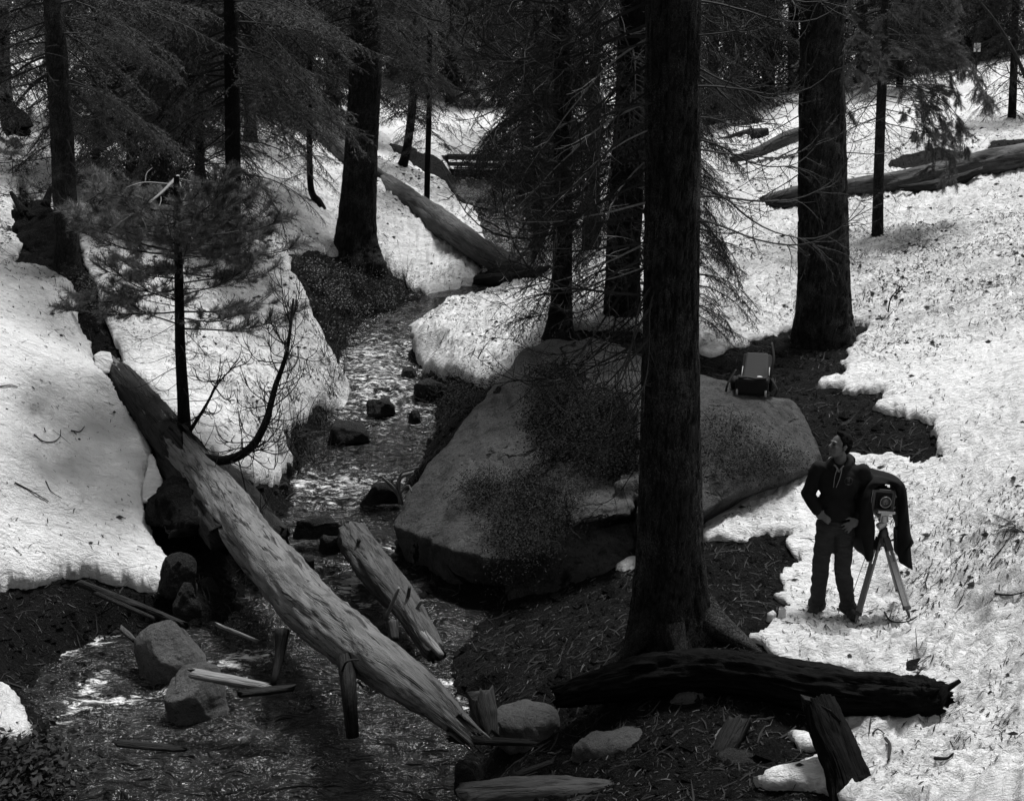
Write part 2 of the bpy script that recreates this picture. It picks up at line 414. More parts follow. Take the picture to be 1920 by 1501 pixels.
def link(name, me, parent=None, loc=None):
    o = bpy.data.objects.new(name, me); COL.objects.link(o)
    if parent is not None: o.parent = parent
    if loc is not None: o.location = loc
    return o
def build(mb, name, mats, parent=None, smooth=True, loc=None, bevel=0):
    o = link(name, mb.mesh(name, mats if isinstance(mats, (list, tuple)) else [mats], smooth), parent, loc)
    if bevel:
        bv = o.modifiers.new('bevel', 'BEVEL'); bv.width = bevel; bv.segments = 2; bv.limit_method = 'ANGLE'
    return o
def tag(o, label=None, cat=None, group=None, kind=None):
    if label: o['label'] = label
    if cat: o['category'] = cat
    if group: o['group'] = group
    if kind: o['kind'] = kind
    return o
def empty(name, loc, label, cat, group=None, rz=0):
    o = bpy.data.objects.new(name, None); COL.objects.link(o); o.location = loc; o.rotation_euler = (0, 0, rz)
    o.empty_display_size = .2
    return tag(o, label, cat, group)
def npmesh(name, V, F, mats, attrs=None, smooth=True):
    """fast quad mesh from numpy arrays"""
    me = bpy.data.meshes.new(name)
    me.vertices.add(len(V)); me.vertices.foreach_set('co', np.asarray(V, np.float32).ravel())
    k = F.shape[1]
    me.loops.add(F.size); me.loops.foreach_set('vertex_index', F.astype(np.int32).ravel())
    me.polygons.add(len(F)); me.polygons.foreach_set('loop_start', np.arange(0, F.size, k, dtype=np.int32))
    me.polygons.foreach_set('loop_total', np.full(len(F), k, np.int32))
    me.polygons.foreach_set('use_smooth', np.full(len(F), smooth))
    for mm in mats: me.materials.append(MATS[mm])
    for an, av in (attrs or {}).items():
        a = me.attributes.new(an, 'FLOAT', 'POINT'); a.data.foreach_set('value', np.asarray(av, np.float32))
    me.update(calc_edges=True); return me
def bezpts(ctrl, n):
    """smooth polyline (Catmull-Rom) through control points"""
    C = np.array([list(c) for c in ctrl], float)
    if len(C) == 2: return np.array([C[0] + (C[1] - C[0]) * t for t in np.linspace(0, 1, n)])
    Cx = np.vstack([2 * C[0] - C[1], C, 2 * C[-1] - C[-2]])
    out = []
    for t in np.linspace(0, len(C) - 1 - 1e-6, n):
        i = int(t); u = t - i
        p0, p1, p2, p3 = Cx[i:i + 4]
        out.append(.5 * (2 * p1 + (p2 - p0) * u + (2 * p0 - 5 * p1 + 4 * p2 - p3) * u * u + (3 * p1 - p0 - 3 * p2 + p3) * u ** 3))
    return np.array(out)
def voxelize(me, voxel, smooth_it=4, name=None):
    """fuse overlapping closed shapes of a mesh into one continuous surface"""
    o = bpy.data.objects.new('tmp', me); COL.objects.link(o)
    r = o.modifiers.new('r', 'REMESH'); r.mode = 'VOXEL'; r.voxel_size = voxel
    if smooth_it:
        s = o.modifiers.new('s', 'SMOOTH'); s.iterations = smooth_it; s.factor = .5
    dg = bpy.context.evaluated_depsgraph_get(); dg.update()
    res = bpy.data.meshes.new_from_object(o.evaluated_get(dg))
    bpy.data.objects.remove(o); bpy.data.meshes.remove(me)
    if name: res.name = name
    res.polygons.foreach_set('use_smooth', [True] * len(res.polygons))
    return res
# ------------------------------------------------------------------ ground, snow, water as real height surfaces
_rows = np.concatenate([np.exp(np.arange(math.log(1.5), math.log(7.0), .055)), np.exp(np.arange(math.log(7.0), math.log(26.0), .0048)),
                        np.exp(np.arange(math.log(26.0), math.log(62.0), .0095)), np.exp(np.arange(math.log(62), math.log(190), .07))])
_cols = np.concatenate([np.linspace(-70, -26, 30, endpoint=False), np.linspace(-26, 26, 720), np.linspace(26, 70, 31)[1:]])
_cols = np.radians(_cols)
GX = _rows[:, None] * np.sin(_cols)[None, :]; GY = _rows[:, None] * np.cos(_cols)[None, :]
GH, GW = GX.shape
def grid_faces(mask_v):
    idx = np.arange(GH * GW).reshape(GH, GW)
    a, b_, c, d_ = idx[:-1, :-1].ravel(), idx[:-1, 1:].ravel(), idx[1:, 1:].ravel(), idx[1:, :-1].ravel()
    F = np.stack([a, b_, c, d_], 1)
    mv = mask_v.ravel()
    F = F[mv[a] | mv[b_] | mv[c] | mv[d_]]
    used = np.unique(F); remap = np.full(GH * GW, -1, np.int64); remap[used] = np.arange(len(used))
    return used, remap[F]
GT = terr(GX, GY)
def sdf(poly, x, y):
    """signed distance (positive inside) and unit vector pointing inward"""
    sh = x.shape; x = x.ravel(); y = y.ravel()
    best = np.full(x.shape, 1e9); vx = np.zeros_like(best); vy = np.zeros_like(best); ins = np.zeros(x.shape, bool)
    P = poly; Q = np.roll(poly, -1, 0)
    for a, b_ in zip(P, Q):
        dx, dy = b_ - a; L2 = dx * dx + dy * dy + 1e-12
        t = np.clip(((x - a[0]) * dx + (y - a[1]) * dy) / L2, 0, 1)
        ex = x - a[0] - t * dx; ey = y - a[1] - t * dy; dd = np.hypot(ex, ey)
        m = dd < best; best = np.where(m, dd, best); vx = np.where(m, ex, vx); vy = np.where(m, ey, vy)
        c = ((a[1] > y) != (b_[1] > y)) & (x < (b_[0] - a[0]) * (y - a[1]) / (b_[1] - a[1] + 1e-12) + a[0])
        ins ^= c
    s = np.where(ins, best, -best); k = np.where(ins, 1, -1) / np.maximum(best, 1e-6)
    return s.reshape(sh), (vx * k).reshape(sh), (vy * k).reshape(sh)
def pxpoly(pts, extra=()):
    P = hit(pts)[:, :2] if len(pts) else []
    return np.array([list(p) for p in P] + [list(e) for e in extra])
# snow patches: outline pixels on the ground, snow depth
SNOW = [
 ([(-60,1100),(0,1096),(60,1100),(110,1082),(160,1086),(230,1095),(300,1116),(318,1085),(283,1010),(262,950),(280,880),(266,830),(222,765),(182,705),(150,622),(135,560),(130,528),(60,512),(-60,505)], .24,
   [(-16,17),(-14,8)], 'world'),
 ([(0,520),(40,470),(20,400),(40,340),(95,420),(120,470),(150,440),(170,520),(215,640),(260,720),(330,800),(385,850),(440,885),(475,905),(522,905),(540,860),(520,800),(600,765),(650,778),(655,745),(610,650),
   (575,580),(545,520),(540,478),(620,480),(660,440),(700,480),(760,530),(800,556),(885,540),(940,500),(900,440),(905,400),(860,385),(800,330),(740,290),(700,230)], .20,
   [(8,80),(-20,90),(-45,60),(-30,25),(-15,20)], 'world'),
 ([(772,622),(782,668),(805,700),(860,706),(930,722),(985,700),(1010,662),(1060,620),(1330,668),(1500,612),(1640,604),(1592,668),(1590,702),(1535,724),(1680,742),(1640,768),(1745,796),(1735,822),(1782,862),
   (1705,874),(1680,850),(1600,858),(1545,890),(1500,895),(1440,905),(1380,945),(1320,985),(1322,1022),(1400,1012),(1482,1008),(1492,1060),(1460,1105),(1482,1140),(1440,1180),(1408,1200),(1480,1245),(1560,1262),(1650,1270),(1720,1300),
   (1690,1345),(1600,1352),(1560,1372),(1480,1385),(1510,1412),(1560,1420),(1490,1450),(1420,1474),(1560,1490),(1600,1560)], .26,
   [(3.0,5.4),(6,3.6),(14,3.2),(40,18),(60,90),(10,110),(1.6,46),(1.2,31.5),(.9,29.5),(-1.0,26.6),(-1.6,25.2)], 'world'),
 ([(-60,1310),(10,1312),(35,1350),(55,1392),(20,1400),(-60,1410)], .28, [], 'world'),
 ([], .30, [(-22,38),(-5.5,40),(-4.6,45.9),(1.6,45.9),(2.5,41),(22,44),(80,150),(-80,150)], 'world'),
 ([(1150,1072),(1180,1050),(1204,1046),(1204,1062),(1175,1072)], .10, [], 'world'),
]
DIRT = [[(1655,316),(1690,292),(1760,276),(1850,290),(1800,306),(1740,322)], [(1860,262),(1925,262),(1925,285),(1850,285)]]
S = np.full(GX.shape, -1e9); SVX = np.zeros_like(S); SVY = np.zeros_like(S); TH = np.zeros_like(S)
polys = []
for pts, th, extra, _ in SNOW:
    pl = pxpoly(pts, extra); polys.append(pl)
    s_, vx_, vy_ = sdf(pl, GX, GY)
    m = s_ > S; S = np.where(m, s_, S); SVX = np.where(m, vx_, SVX); SVY = np.where(m, vy_, SVY); TH = np.where(m, th, TH)
for pts in DIRT:
    s_, vx_, vy_ = sdf(pxpoly(pts), GX, GY)
    m = -s_ < S; S = np.where(m, -s_, S); SVX = np.where(m, -vx_, SVX); SVY = np.where(m, -vy_, SVY); TH = np.where(m, .12, TH)
# thin ragged rim round the needle-covered ground by the large trees
dA = np.hypot(GX - U(1500, 780, 15)[0], GY - U(1500, 780, 15)[1])
thin = smooth(6.0, 3.0, dA)
TH = TH * (1 - thin) + .12 * thin
dB = np.hypot(GX - U(1500, 1180, 10.6)[0], GY - U(1500, 1180, 10.6)[1])
TH = np.where(dB < 3.2, np.minimum(TH, .10 + .07 * np.clip(dB - 1.5, 0, 9)), TH)
S = S + .10 * fbm(GX * 2.6, GY * 2.6, 4, 3) + .035 * fbm(GX * 11, GY * 11, 3, 8) + .12 * thin * fbm(GX * 2.3, GY * 6, 3, 31)
def dirt_shade_map(x, y, th):
    d = .24 + .25 * fbm(x * .5, y * .5, 3, 22)
    d = d + .95 * smooth(14.5, 19, y) * smooth(-3.2, -1.6, x) * smooth(46, 30, y)
    d = d + .8 * smooth(-1.5, -2.5, x) * smooth(14.5, 17, y) * smooth(46, 36, y) * smooth(-5.4, -4.4, x + smooth(17, 20, y) * 20)  # middle-left slope: litter, and greying painted in for its tree shade
    d = d + .35 * smooth(.5, 2.5, x) * smooth(13.5, 9.5, y)
    d = d * (1 - .85 * smooth(-3.6, -4.4, x) * smooth(17, 16, y))
    return np.clip(d, 0, 1)
SD = dirt_shade_map(GX, GY, TH)
# ground
used, F = grid_faces(np.ones(GX.shape, bool))
gz = GT + .035 * fbm(GX * 5, GY * 5, 4, 60) * smooth(2, 6, GY) - .05 * (S > .5)
V = np.stack([GX.ravel(), GY.ravel(), gz.ravel()], 1)
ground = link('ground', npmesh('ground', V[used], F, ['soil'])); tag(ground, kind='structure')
# snow cover with an undercut rim
w_rim = .28
top = TH * (1 - (1 - np.clip((S + .02) / w_rim, 0, 1)) ** 3)
u = np.clip(-S / .10, 0, 1)
bul = .08 * np.clip(TH / .4, .12, 1)
out_ = np.where(S > 0, bul * np.exp(-np.clip(S, 0, 9) / .06), bul - (bul * 2.2 + .08) * u)      # bulge outwards, then tuck under
X2 = GX - SVX * out_; Y2 = GY - SVY * out_
T2 = terr(X2, Y2) if False else GT
cups = fbm(GX * 2.1, GY * 3.4, 4, 70); cups2 = np.abs(fbm(GX * 5.5, GY * 8.5, 3, 71))
zs = T2 + np.where(S > 0, top * .62 + TH * .38, TH * .38 * (1 - u) - .06 * u)
zs = zs + smooth(-.02, .25, S) * (.05 * cups * np.clip(TH / .3, .35, 1) - .15 * cups2 * (.3 + SD))
zs = zs + .10 * fbm(GX * .7, GY * .7, 2, 74) * smooth(.1, .8, S) * np.clip(TH / .3, .2, 1)
# trodden footprints round the photographer
for i in range(46):
    fx = rnd.uniform(2.2, 4.9); fy = rnd.uniform(7.2, 11.2); a = rnd.uniform(-.7, .7); ca, sa = math.cos(a), math.sin(a)
    ex = ((GX - fx) * ca + (GY - fy) * sa) / .10; ey = (-(GX - fx) * sa + (GY - fy) * ca) / .19
    q = ex * ex + ey * ey
    zs = zs - .055 * np.exp(-q * q) * (S > .1) + .018 * np.exp(-(np.sqrt(q) - 1.4) ** 2 * 8) * (S > .1)
ms = S > -.10
used, F = grid_faces(ms & (GY > 3))
V = np.stack([X2.ravel(), Y2.ravel(), zs.ravel()], 1)
snow = link('snow_cover', npmesh('snow_cover', V[used], F, ['snow'], {'dirt_shade': SD.ravel()[used]})); tag(snow, kind='structure')
# water
C_, LEV, FO = creek(GX, GY)
dxy = GX * .9 + GY * .3
wz = LEV + .055 * fbm(GX * 2.2, GY * 3.6, 2, 90) + .012 * fbm(GX * 6, GY * 8, 1, 91) + .08 * FO * fbm(GX * 4, GY * 3, 4, 92)
used, F = grid_faces((C_ < .55) & (GY > 5) & (wz > GT - .25))
V = np.stack([GX.ravel(), GY.ravel(), wz.ravel()], 1)
fo2 = np.clip(FO * (1 - .5 * smooth(.0, .4, C_)), 0, 1)
for px, py, sx, sy, am in [(105,1205,.35,.12,1),(170,1198,.3,.12,1),(160,1335,.22,.3,.9),(230,1352,.5,.07,.9),(320,1338,.4,.06,.7),(470,1272,.45,.12,1),(440,1290,.25,.08,1),(520,1275,.4,.1,.6),(655,1130,.22,.25,1),(690,1168,.2,.06,.9),
                           (760,1170,.1,.12,.7),(845,1285,.3,.1,.8),(880,1275,.35,.08,.8),(870,1310,.15,.05,.9),(876,1335,.1,.06,.9),(735,1035,.15,.2,.8),(300,1250,.5,.1,.3)]:
    q = hit([(px, py)])[0]
    fo2 = np.maximum(fo2, am * np.exp(-((GX - q[0]) / sx) ** 2 - ((GY - q[1]) / (sy * 2.2)) ** 2))
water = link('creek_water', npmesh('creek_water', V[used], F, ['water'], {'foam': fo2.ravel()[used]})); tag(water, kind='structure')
TOPZ = np.where(S > 0, np.maximum(zs, gz), gz)
def bil(A_, x, y):
    r = np.hypot(x, y); a = np.arctan2(x, y)
    i = np.clip(np.searchsorted(_rows, r) - 1, 0, GH - 2); j = np.clip(np.searchsorted(_cols, a) - 1, 0, GW - 2)
    fr_ = np.clip((r - _rows[i]) / (_rows[i + 1] - _rows[i]), 0, 1); fc = np.clip((a - _cols[j]) / (_cols[j + 1] - _cols[j]), 0, 1)
    return (A_[i, j] * (1 - fr_) + A_[i + 1, j] * fr_) * (1 - fc) + (A_[i, j + 1] * (1 - fr_) + A_[i + 1, j + 1] * fr_) * fc
def top_at(x, y): return float(bil(TOPZ, np.array([x]), np.array([y]))[0])
_ds = np.exp(np.linspace(math.log(5), math.log(110), 1400))
def seat(px, py, sink=.0):
    """first point of snow or soil seen at the pixel"""
    x = (px - CX) / F_PX * _ds; cu = -(py - CY) / F_PX * _ds; y = _ds * CP + cu * SP; z = CAMZ - _ds * SP + cu * CP
    g_ = bil(TOPZ, x, y) - z; i = int(np.argmax(g_ > 0)); i = i if g_[i] > 0 else len(_ds) - 1
    return Vector((float(x[i]), float(y[i]), top_at(x[i], y[i]) - sink))
# ------------------------------------------------------------------ rocks
def hull_into(bm, pts):
    vs = [bm.verts.new(Vector(list(p))) for p in pts]
    r = bmesh.ops.convex_hull(bm, input=vs)
    junk = [g for g in r['geom_interior'] + r['geom_unused'] if isinstance(g, bmesh.types.BMVert)]
    bmesh.ops.delete(bm, geom=list(set(junk)), context='VERTS')
def rock(name, hulls, voxel, amp, mat, label, cat='rock', group=None, sm=6, nsc=1.5, parent=None, seed=1, cut=.0, facets=0):
    me0 = bpy.data.meshes.new('h'); first = True
    V = []; Fc = []
    for h in hulls:
        bm = bmesh.new(); hull_into(bm, h); bm.verts.ensure_lookup_table(); bm.verts.index_update()
        o = len(V); V += [tuple(v.co) for v in bm.verts]; Fc += [tuple(v.index + o for v in f.verts) for f in bm.faces]; bm.free()
    me0.from_pydata(V, [], Fc)
    me = voxelize(me0, voxel, sm, name)
    n = len(me.vertices); P = np.empty(n * 3); me.vertices.foreach_get('co', P); P = P.reshape(-1, 3)
    Nn = np.empty(n * 3); me.vertices.foreach_get('normal', Nn); Nn = Nn.reshape(-1, 3)
    if facets:
        fg = np.random.default_rng(seed + 77); cen = P.mean(0)
        for _ in range(facets):
            d = fg.normal(size=3); d[2] = abs(d[2]) * .8; d /= np.linalg.norm(d); h = (P - cen) @ d; lim = np.quantile(h, fg.uniform(.80, .95)); P = P - np.clip(h - lim, 0, None)[:, None] * d * .92
    q = fbm3(P, nsc, 5, seed)
    ridge = 1 - np.abs(fbm3(P, nsc * .8, 2, seed + 9)) * 4
    P = P + Nn * (amp * q - cut * np.clip(ridge - .55, 0, 1))[:, None]
    me.vertices.foreach_set('co', P.ravel()); me.materials.append(MATS[mat]); me.update()
    o = link(name, me, parent)
    if parent is None: tag(o, label, cat, group)
    return o
def drop(pts, dz, dy=0): return [p + np.array((0, dy, -dz)) for p in pts]
fr = [U(*p) for p in [(738,985,14.4),(765,925,15.0),(832,850,15.6),(872,800,16.1),(925,768,16.2),(955,715,16.5),(985,668,16.7),(1030,645,16.8),(1110,630,16.5),(1165,640,16.2),(1215,668,16.0),
      (850,1035,13.35),(955,1050,13.0),(1100,1000,12.95),(1190,1030,12.9),(1240,800,13.9)]]
bt = [U(*p) for p in [(760,1050,14.4),(840,1108,13.7),(930,1108,13.6),(1190,1085,13.1)]]
bk = [p + np.array((0, 1.6, -.6)) for p in fr[2:11]]
fr2 = [U(*p) for p in [(1150,720,15.2),(1320,702,14.9),(1372,734,14.3),(1430,738,14.3),(1482,754,14.4),(1512,792,14.1),(1545,848,13.7),(1528,880,13.4),(1440,892,13.05),(1380,925,12.8),(1320,960,12.6),
      (1200,990,12.6),(1200,780,13.8),(1320,790,13.4),(1440,820,13.2)]]
bt2 = [U(*p) for p in [(1200,1050,13.0),(1320,990,13.2),(1400,940,13.5),(1500,900,13.9),(1545,880,14.0)]]
bk2 = [p + np.array((0, 1.2, -.5)) for p in fr2[:7]]
led = [U(*p) for p in [(1072,985,12.8),(1110,955,12.75),(1150,938,12.9),(1188,945,12.7),(1182,965,12.6),(1080,992,12.9),(1060,930,13.4),(1190,905,13.5)]]
led2 = [U(*p) for p in [(1150,905,13.0),(1195,900,12.9),(1198,935,12.8),(1155,928,12.95),(1170,890,13.4),(1200,885,13.4)]]
low = [U(*p) for p in [(940,1040,13.05),(1100,1030,13.0),(1200,1020,12.9),(1200,1085,12.85),(1100,1100,13.0),(945,1100,13.15),(1060,1000,13.3),(1190,990,13.2)]]
boulder = rock('boulder', [fr + bt + bk, fr2 + bt2 + bk2, led, led2, low + drop(low, .3)], .034, .13, 'granite',
     'huge grey granite boulder with bushes on it, between the creek and the big dark trunk', 'boulder', sm=3, nsc=1.5, cut=.08)
def stone(px, py, d, w, h, mat, label, dep=.8, seed=1, rot=0.0, name='rock', flat=False, tilt=0.0, group=None):
    """rock about w x h pixels large whose foot is at the pixel"""
    r = random.Random(seed); c = U(px, py, d); W_ = PX(w, d) / 2; H_ = PX(h, d)
    pts = []
    for i in range(18):
        a = i * 2.399; rr = 1 if i % 3 else .72; zz = (.0, .45, .85)[i % 3] if not flat else (.3, .8, .95)[i % 3]
        k = (1.0, .92, .55)[i % 3] if not flat else (1, .95, .82)[i % 3]
        x = math.cos(a) * W_ * k * r.uniform(.85, 1.08); y = math.sin(a) * W_ * dep * k * r.uniform(.85, 1.08)
        pts.append(c + np.array((x * math.cos(rot) - y * math.sin(rot), x * math.sin(rot) + y * math.cos(rot) + W_ * dep, H_ * zz + x * tilt)))
    if mat == 'stone':
        pts = []
        for th in np.linspace(.05, math.pi / 2 + .5, 9):
            for k in range(14):
                a = k * 2 * math.pi / 14 + th; q = (math.sin(th) ** (.55 if flat else .85)); x = math.cos(a) * W_ * q * (1 + .10 * math.sin(a * 2 + seed)); y = math.sin(a) * W_ * dep * q * (1 + .08 * math.sin(a * 3 + seed * 2))
                zz = math.cos(th); pts.append(c + np.array((x * math.cos(rot) - y * math.sin(rot), x * math.sin(rot) + y * math.cos(rot) + W_ * dep, H_ * (-.08 + (zz if zz > 0 else zz * .8)) + x * tilt)))
    pts += [p + np.array((0, 0, -.18)) for p in pts[::3]]
    return rock(name, [pts], max(.012, W_ * .045), W_ * (.17 if mat == 'stone' else .20), mat, label, sm=3 if mat == 'stone' else 2, nsc=1.5 / max(W_, .1), seed=seed, cut=W_ * .08, group=group, facets=0 if flat else (4 if mat == 'stone' else 8))
stone(302, 1240, 11.5, 140, 58, 'stone', 'rounded boulder with a flat dark right side at the back edge of the left pool', .8, 3)
stone(358, 1325, 10.75, 140, 62, 'stone', 'rounded grey stone in the water below a pale broken branch', .75, 5)
stone(325, 1092, 12.7, 84, 66, 'wet_stone', 'angular dark rock under the lower tip of the left snow bank', .6, 8)
stone(345, 1135, 12.2, 60, 40, 'wet_stone', 'small dark rock at the foot of the angular rock by the snow bank', .7, 81)
stone(985, 1372, 9.9, 140, 20, 'stone', 'flat pale grey slab stone beside the short upright wood block', .75, 11, flat=True)
stone(1155, 1428, 9.3, 180, 36, 'stone', 'low flat-topped grey stone half sunk in the soil at the bottom', .5, 12, flat=True)
stone(885, 1462, 9.3, 76, 42, 'wet_stone', 'dark jagged rock at the end of the long pale log', .7, 13)
stone(1400, 1465, 8.7, 110, 38, 'wet_stone', 'dark low rock left of the leaning stump by the snow', .6, 14, flat=True)
stone(1300, 1325, 9.6, 80, 30, 'stone', 'thin light grey stone just under the charred log', .5, 15, flat=True, tilt=.3)
stone(1320, 1450, 8.9, 70, 34, 'wet_stone', 'small rubble stone beside the split stump', .6, 16)
stone(768, 700, 21.3, 46, 14, 'wet_stone', 'wet rock at the water below the snow tongue tip', .7, 17)
stone(805, 728, 20.2, 70, 16, 'wet_stone', 'dark wet rock below the drip edge of the snow tongue', .7, 18)
stone(712, 762, 19.6, 70, 12, 'wet_stone', 'black rock in midstream between two small falls', .7, 19)
stone(775, 776, 19.3, 26, 10, 'wet_stone', 'small black rock sticking out of the white rapids', .8, 20)
stone(840, 812, 18.0, 44, 18, 'wet_stone', 'dark rock at the edge of the stream left of the bush', .7, 21)
stone(645, 812, 18.3, 100, 14, 'wet_stone', 'wide black rock on the left bank beside the falls', .7, 22)
stone(715, 930, 15.9, 110, 22, 'wet_stone', 'dark mossy rock between the stream and the forked driftwood', .6, 23)
stone(590, 990, 14.6, 120, 20, 'wet_stone', 'long dark rock between the pale log and the stream', .5, 24)
stone(560, 1062, 13.5, 80, 22, 'wet_stone', 'dark wet rock close above the middle of the pale log', .6, 25)
stone(620, 1015, 14.1, 60, 16, 'wet_stone', 'small dark stone at the upstream end of the short log', .6, 26)
stone(1080, 585, 20, 60, 20, 'wet_stone', 'dark stone at the foot of the slim trunk beside the boulder', .6, 27)

for i in range(46):
    k = rnd.uniform(.9, len(CREEK) - 6.2); j = int(k); q = CREEK[j] + (CREEK[j + 1] - CREEK[j]) * (k - j); dv = CREEK[j + 1] - CREEK[j]; nn = np.array((dv[1], -dv[0])); nn /= np.linalg.norm(nn)
    o_ = rnd.choice((-1, 1)) * (q[3] / 2 + rnd.uniform(-.25, .45)); x_, y_ = q[0] + nn[0] * o_, q[1] + nn[1] * o_
    if j < 3 and (x_ < -2.2 or rnd.random() < .5): continue
    dd_ = y_ * CP - (terr(np.array([x_]), np.array([y_]))[0] - CAMZ) * SP
    z_ = tz(x_, y_); px_ = CX + x_ / dd_ * F_PX; cu_ = (y_ * SP + (z_ - CAMZ) * CP); py_ = CY - cu_ / dd_ * F_PX
    w_ = rnd.uniform(.10, .30); stone(px_, py_, dd_, w_ / dd_ * F_PX, w_ * rnd.uniform(.3, .6) / dd_ * F_PX, 'wet_stone', 'small dark wet rock among those strewn along the edges of the stream', .8, 500 + i, group='wet rocks along the stream edges')

# ------------------------------------------------------------------ logs
def log(name, pts, widths, mat, label, cat='log', n=90, seg=40, wob=.12, seed=1, jag=.0, group=None, parent=None, squash=1.0, rough=.05):
    """pts (px,py,d) on the axis, widths in px"""
    P = bezpts([U(*p) for p in pts], n)
    r = np.interp(np.linspace(0, 1, n), np.linspace(0, 1, len(pts)), [PX(w, p[2]) / 2 for w, p in zip(widths, pts)])
    mb = MB(); mb.tube(P, r, seg, 0, True, wob, seed, squash)
    me = mb.mesh(name, [mat])
    k = len(me.vertices); V = np.empty(k * 3); me.vertices.foreach_get('co', V); V = V.reshape(n, seg, 3)
    C = P[:, None, :]; dirv = V - C
    ang = np.arange(seg)[None, :] / seg * 2 * math.pi; Ls = np.linspace(0, 1, n)[:, None] * np.linalg.norm(P[-1] - P[0])
    g = np.abs(fbm(ang * 4.5 + 0 * Ls, Ls * .7 + 0 * ang, 4, seed + 3)); g2 = fbm(ang * 1.2 + 0 * Ls, Ls * 2.2 + 0 * ang, 4, seed + 5)
    edge = smooth(0, .25, g2)
    f = 1 - .10 * smooth(.12, .0, g) + .05 * edge
    V = C + dirv * f[:, :, None]
    V = C + (V - C) * (1 + rough * fbm(ang * 9 + 0 * Ls, Ls * 7 + 0 * ang, 4, seed + 8))[:, :, None]
    if jag:
        T = (P[-1] - P[-2]) / np.linalg.norm(P[-1] - P[-2])
        for e, sgn in ((slice(-6, None), 1), (slice(0, 6), -1)):
            T = (P[-1] - P[-2]) if sgn > 0 else (P[1] - P[0]); T = T / np.linalg.norm(T)
            V[e] += (jag * vnoise(np.arange(seg) * .9, np.zeros(seg), seed) * sgn)[None, :, None] * T * (np.linspace(.2, 1, 6) if sgn > 0 else np.linspace(1, .2, 6))[:, None, None]
    me.vertices.foreach_set('co', V.ravel()); me.update()
    o = link(name, me, parent)
    if parent is None and cat: tag(o, label, cat, group)
    return o
def stub(parent, a, b, r0, r1, mat='dull_wood', name='branch_stub', mid=None, seg=7):
    mb = MB(); pts = bezpts([a, mid, b] if mid is not None else [a, b], 8)
    mb.tube(pts, np.linspace(r0, r1, 8), seg, 0, True, .25, 3); return build(mb, name, [mat], parent)
def thing_log(label, loc, cat='log', name='fallen_log', group=None):
    return empty(name, loc, label, cat, group)
# the long pale log across the creek
L = thing_log('long pale weathered log without bark lying diagonally across the creek', UV(870, 1370, 9.5))
def child(o, root):
    o.parent = root; o.matrix_parent_inverse = Matrix.Translation(-Vector(root.location)); return o
main_pts = [(876,1372,9.25),(820,1320,9.5),(760,1275,9.8),(660,1205,10.6),(570,1128,11.55),(480,1025,12.8),(420,945,13.8),(355,860,14.9),(290,783,15.6),(235,716,16.2),(205,688,16.5)]
child(log('stem', main_pts, [40,66,84,95,95,90,82,70,60,48,38], 'weathered_wood', None, None, n=200, seg=56, wob=.14, seed=4, jag=.28, rough=.08), L)
child(log('bark_sleeve', [(345,848,14.98),(290,783,15.58),(235,716,16.18),(214,696,16.4)], [72,64,52,46], 'barked_wood', None, None, n=60, seg=48, seed=5, jag=.45, wob=.12, rough=.1), L)
child(stub(None, U(650,1235,10.2), U(662,1380,9.9), .075, .06, 'wet_wood', mid=U(655,1300,9.9)), L)
child(stub(None, U(530,1180,11.2), U(513,1282,10.9), .07, .03, 'wet_wood', mid=U(525,1225,11.1)), L)
child(stub(None, U(640,1262,10.1), U(672,1236,9.9), .012, .008, 'twig_dark', mid=U(650,1240,9.8)), L)
child(stub(None, U(215,708,16.4), U(197,676,16.3), .10, .05, 'weathered_wood', 'broken_root', mid=U(207,695,16.3)), L)
child(stub(None, U(230,722,16.1), U(192,716,16.0), .05, .03, 'weathered_wood', 'broken_root'), L)
child(stub(None, U(222,708,16.3), U(222,672,16.4), .06, .02, 'weathered_wood', 'broken_root'), L)
rock('earth_clump', [[U(*p) for p in [(285,900,14.7),(330,870,14.9),(385,900,14.6),(400,960,14.0),(380,1010,13.6),(310,1015,13.5),(272,960,14.0),(320,930,13.8),(360,980,13.4)]]], .03, .16, 'soil', 'clump of dark earth and roots hanging between the left snow bank and the pale log', 'earth', sm=2, nsc=3.2, cut=.08)
rock('snow_lump', [[U(*p) for p in [(282,850,14.9),(298,880,14.7),(305,915,14.4),(290,935,14.3),(268,945,14.2),(270,900,14.5),(300,900,14.9),(275,930,14.6)]]], .02, .05, 'snow', 'wedge of snow in the gap beside the clump of earth left of the pale log', 'snow lump', sm=2, nsc=4)
# second rotten log lying in the shade just left of it
log('fallen_log', [(420,1010,13.2),(380,950,14.1),(330,880,15.0),(296,835,15.8),(262,790,16.6)], [60,76,70,50,40], 'wet_wood', 'dark rotten log lying along the left side of the pale log under the snow bank', n=80, seed=9, jag=.1, wob=.3)
log('fallen_log', [(520,1010,13.6),(450,925,14.9),(395,868,15.8),(370,845,16.4)], [46,50,46,36], 'wet_wood', 'dark wet log behind the pale log at the foot of the curved sapling', n=60, seed=10, jag=.08, wob=.25)
lump = rock('snow_lump', [[U(*p) for p in [(174,666,16.1),(188,658,16.2),(208,660,16.2),(212,676,16.1),(204,700,16.0),(186,702,16.0),(178,690,16.0),(190,663,16.5),(205,690,16.4)]]], .02, .03, 'snow', 'small lump of snow sitting on the broken upper end of the pale log', 'snow lump', sm=3, nsc=4)
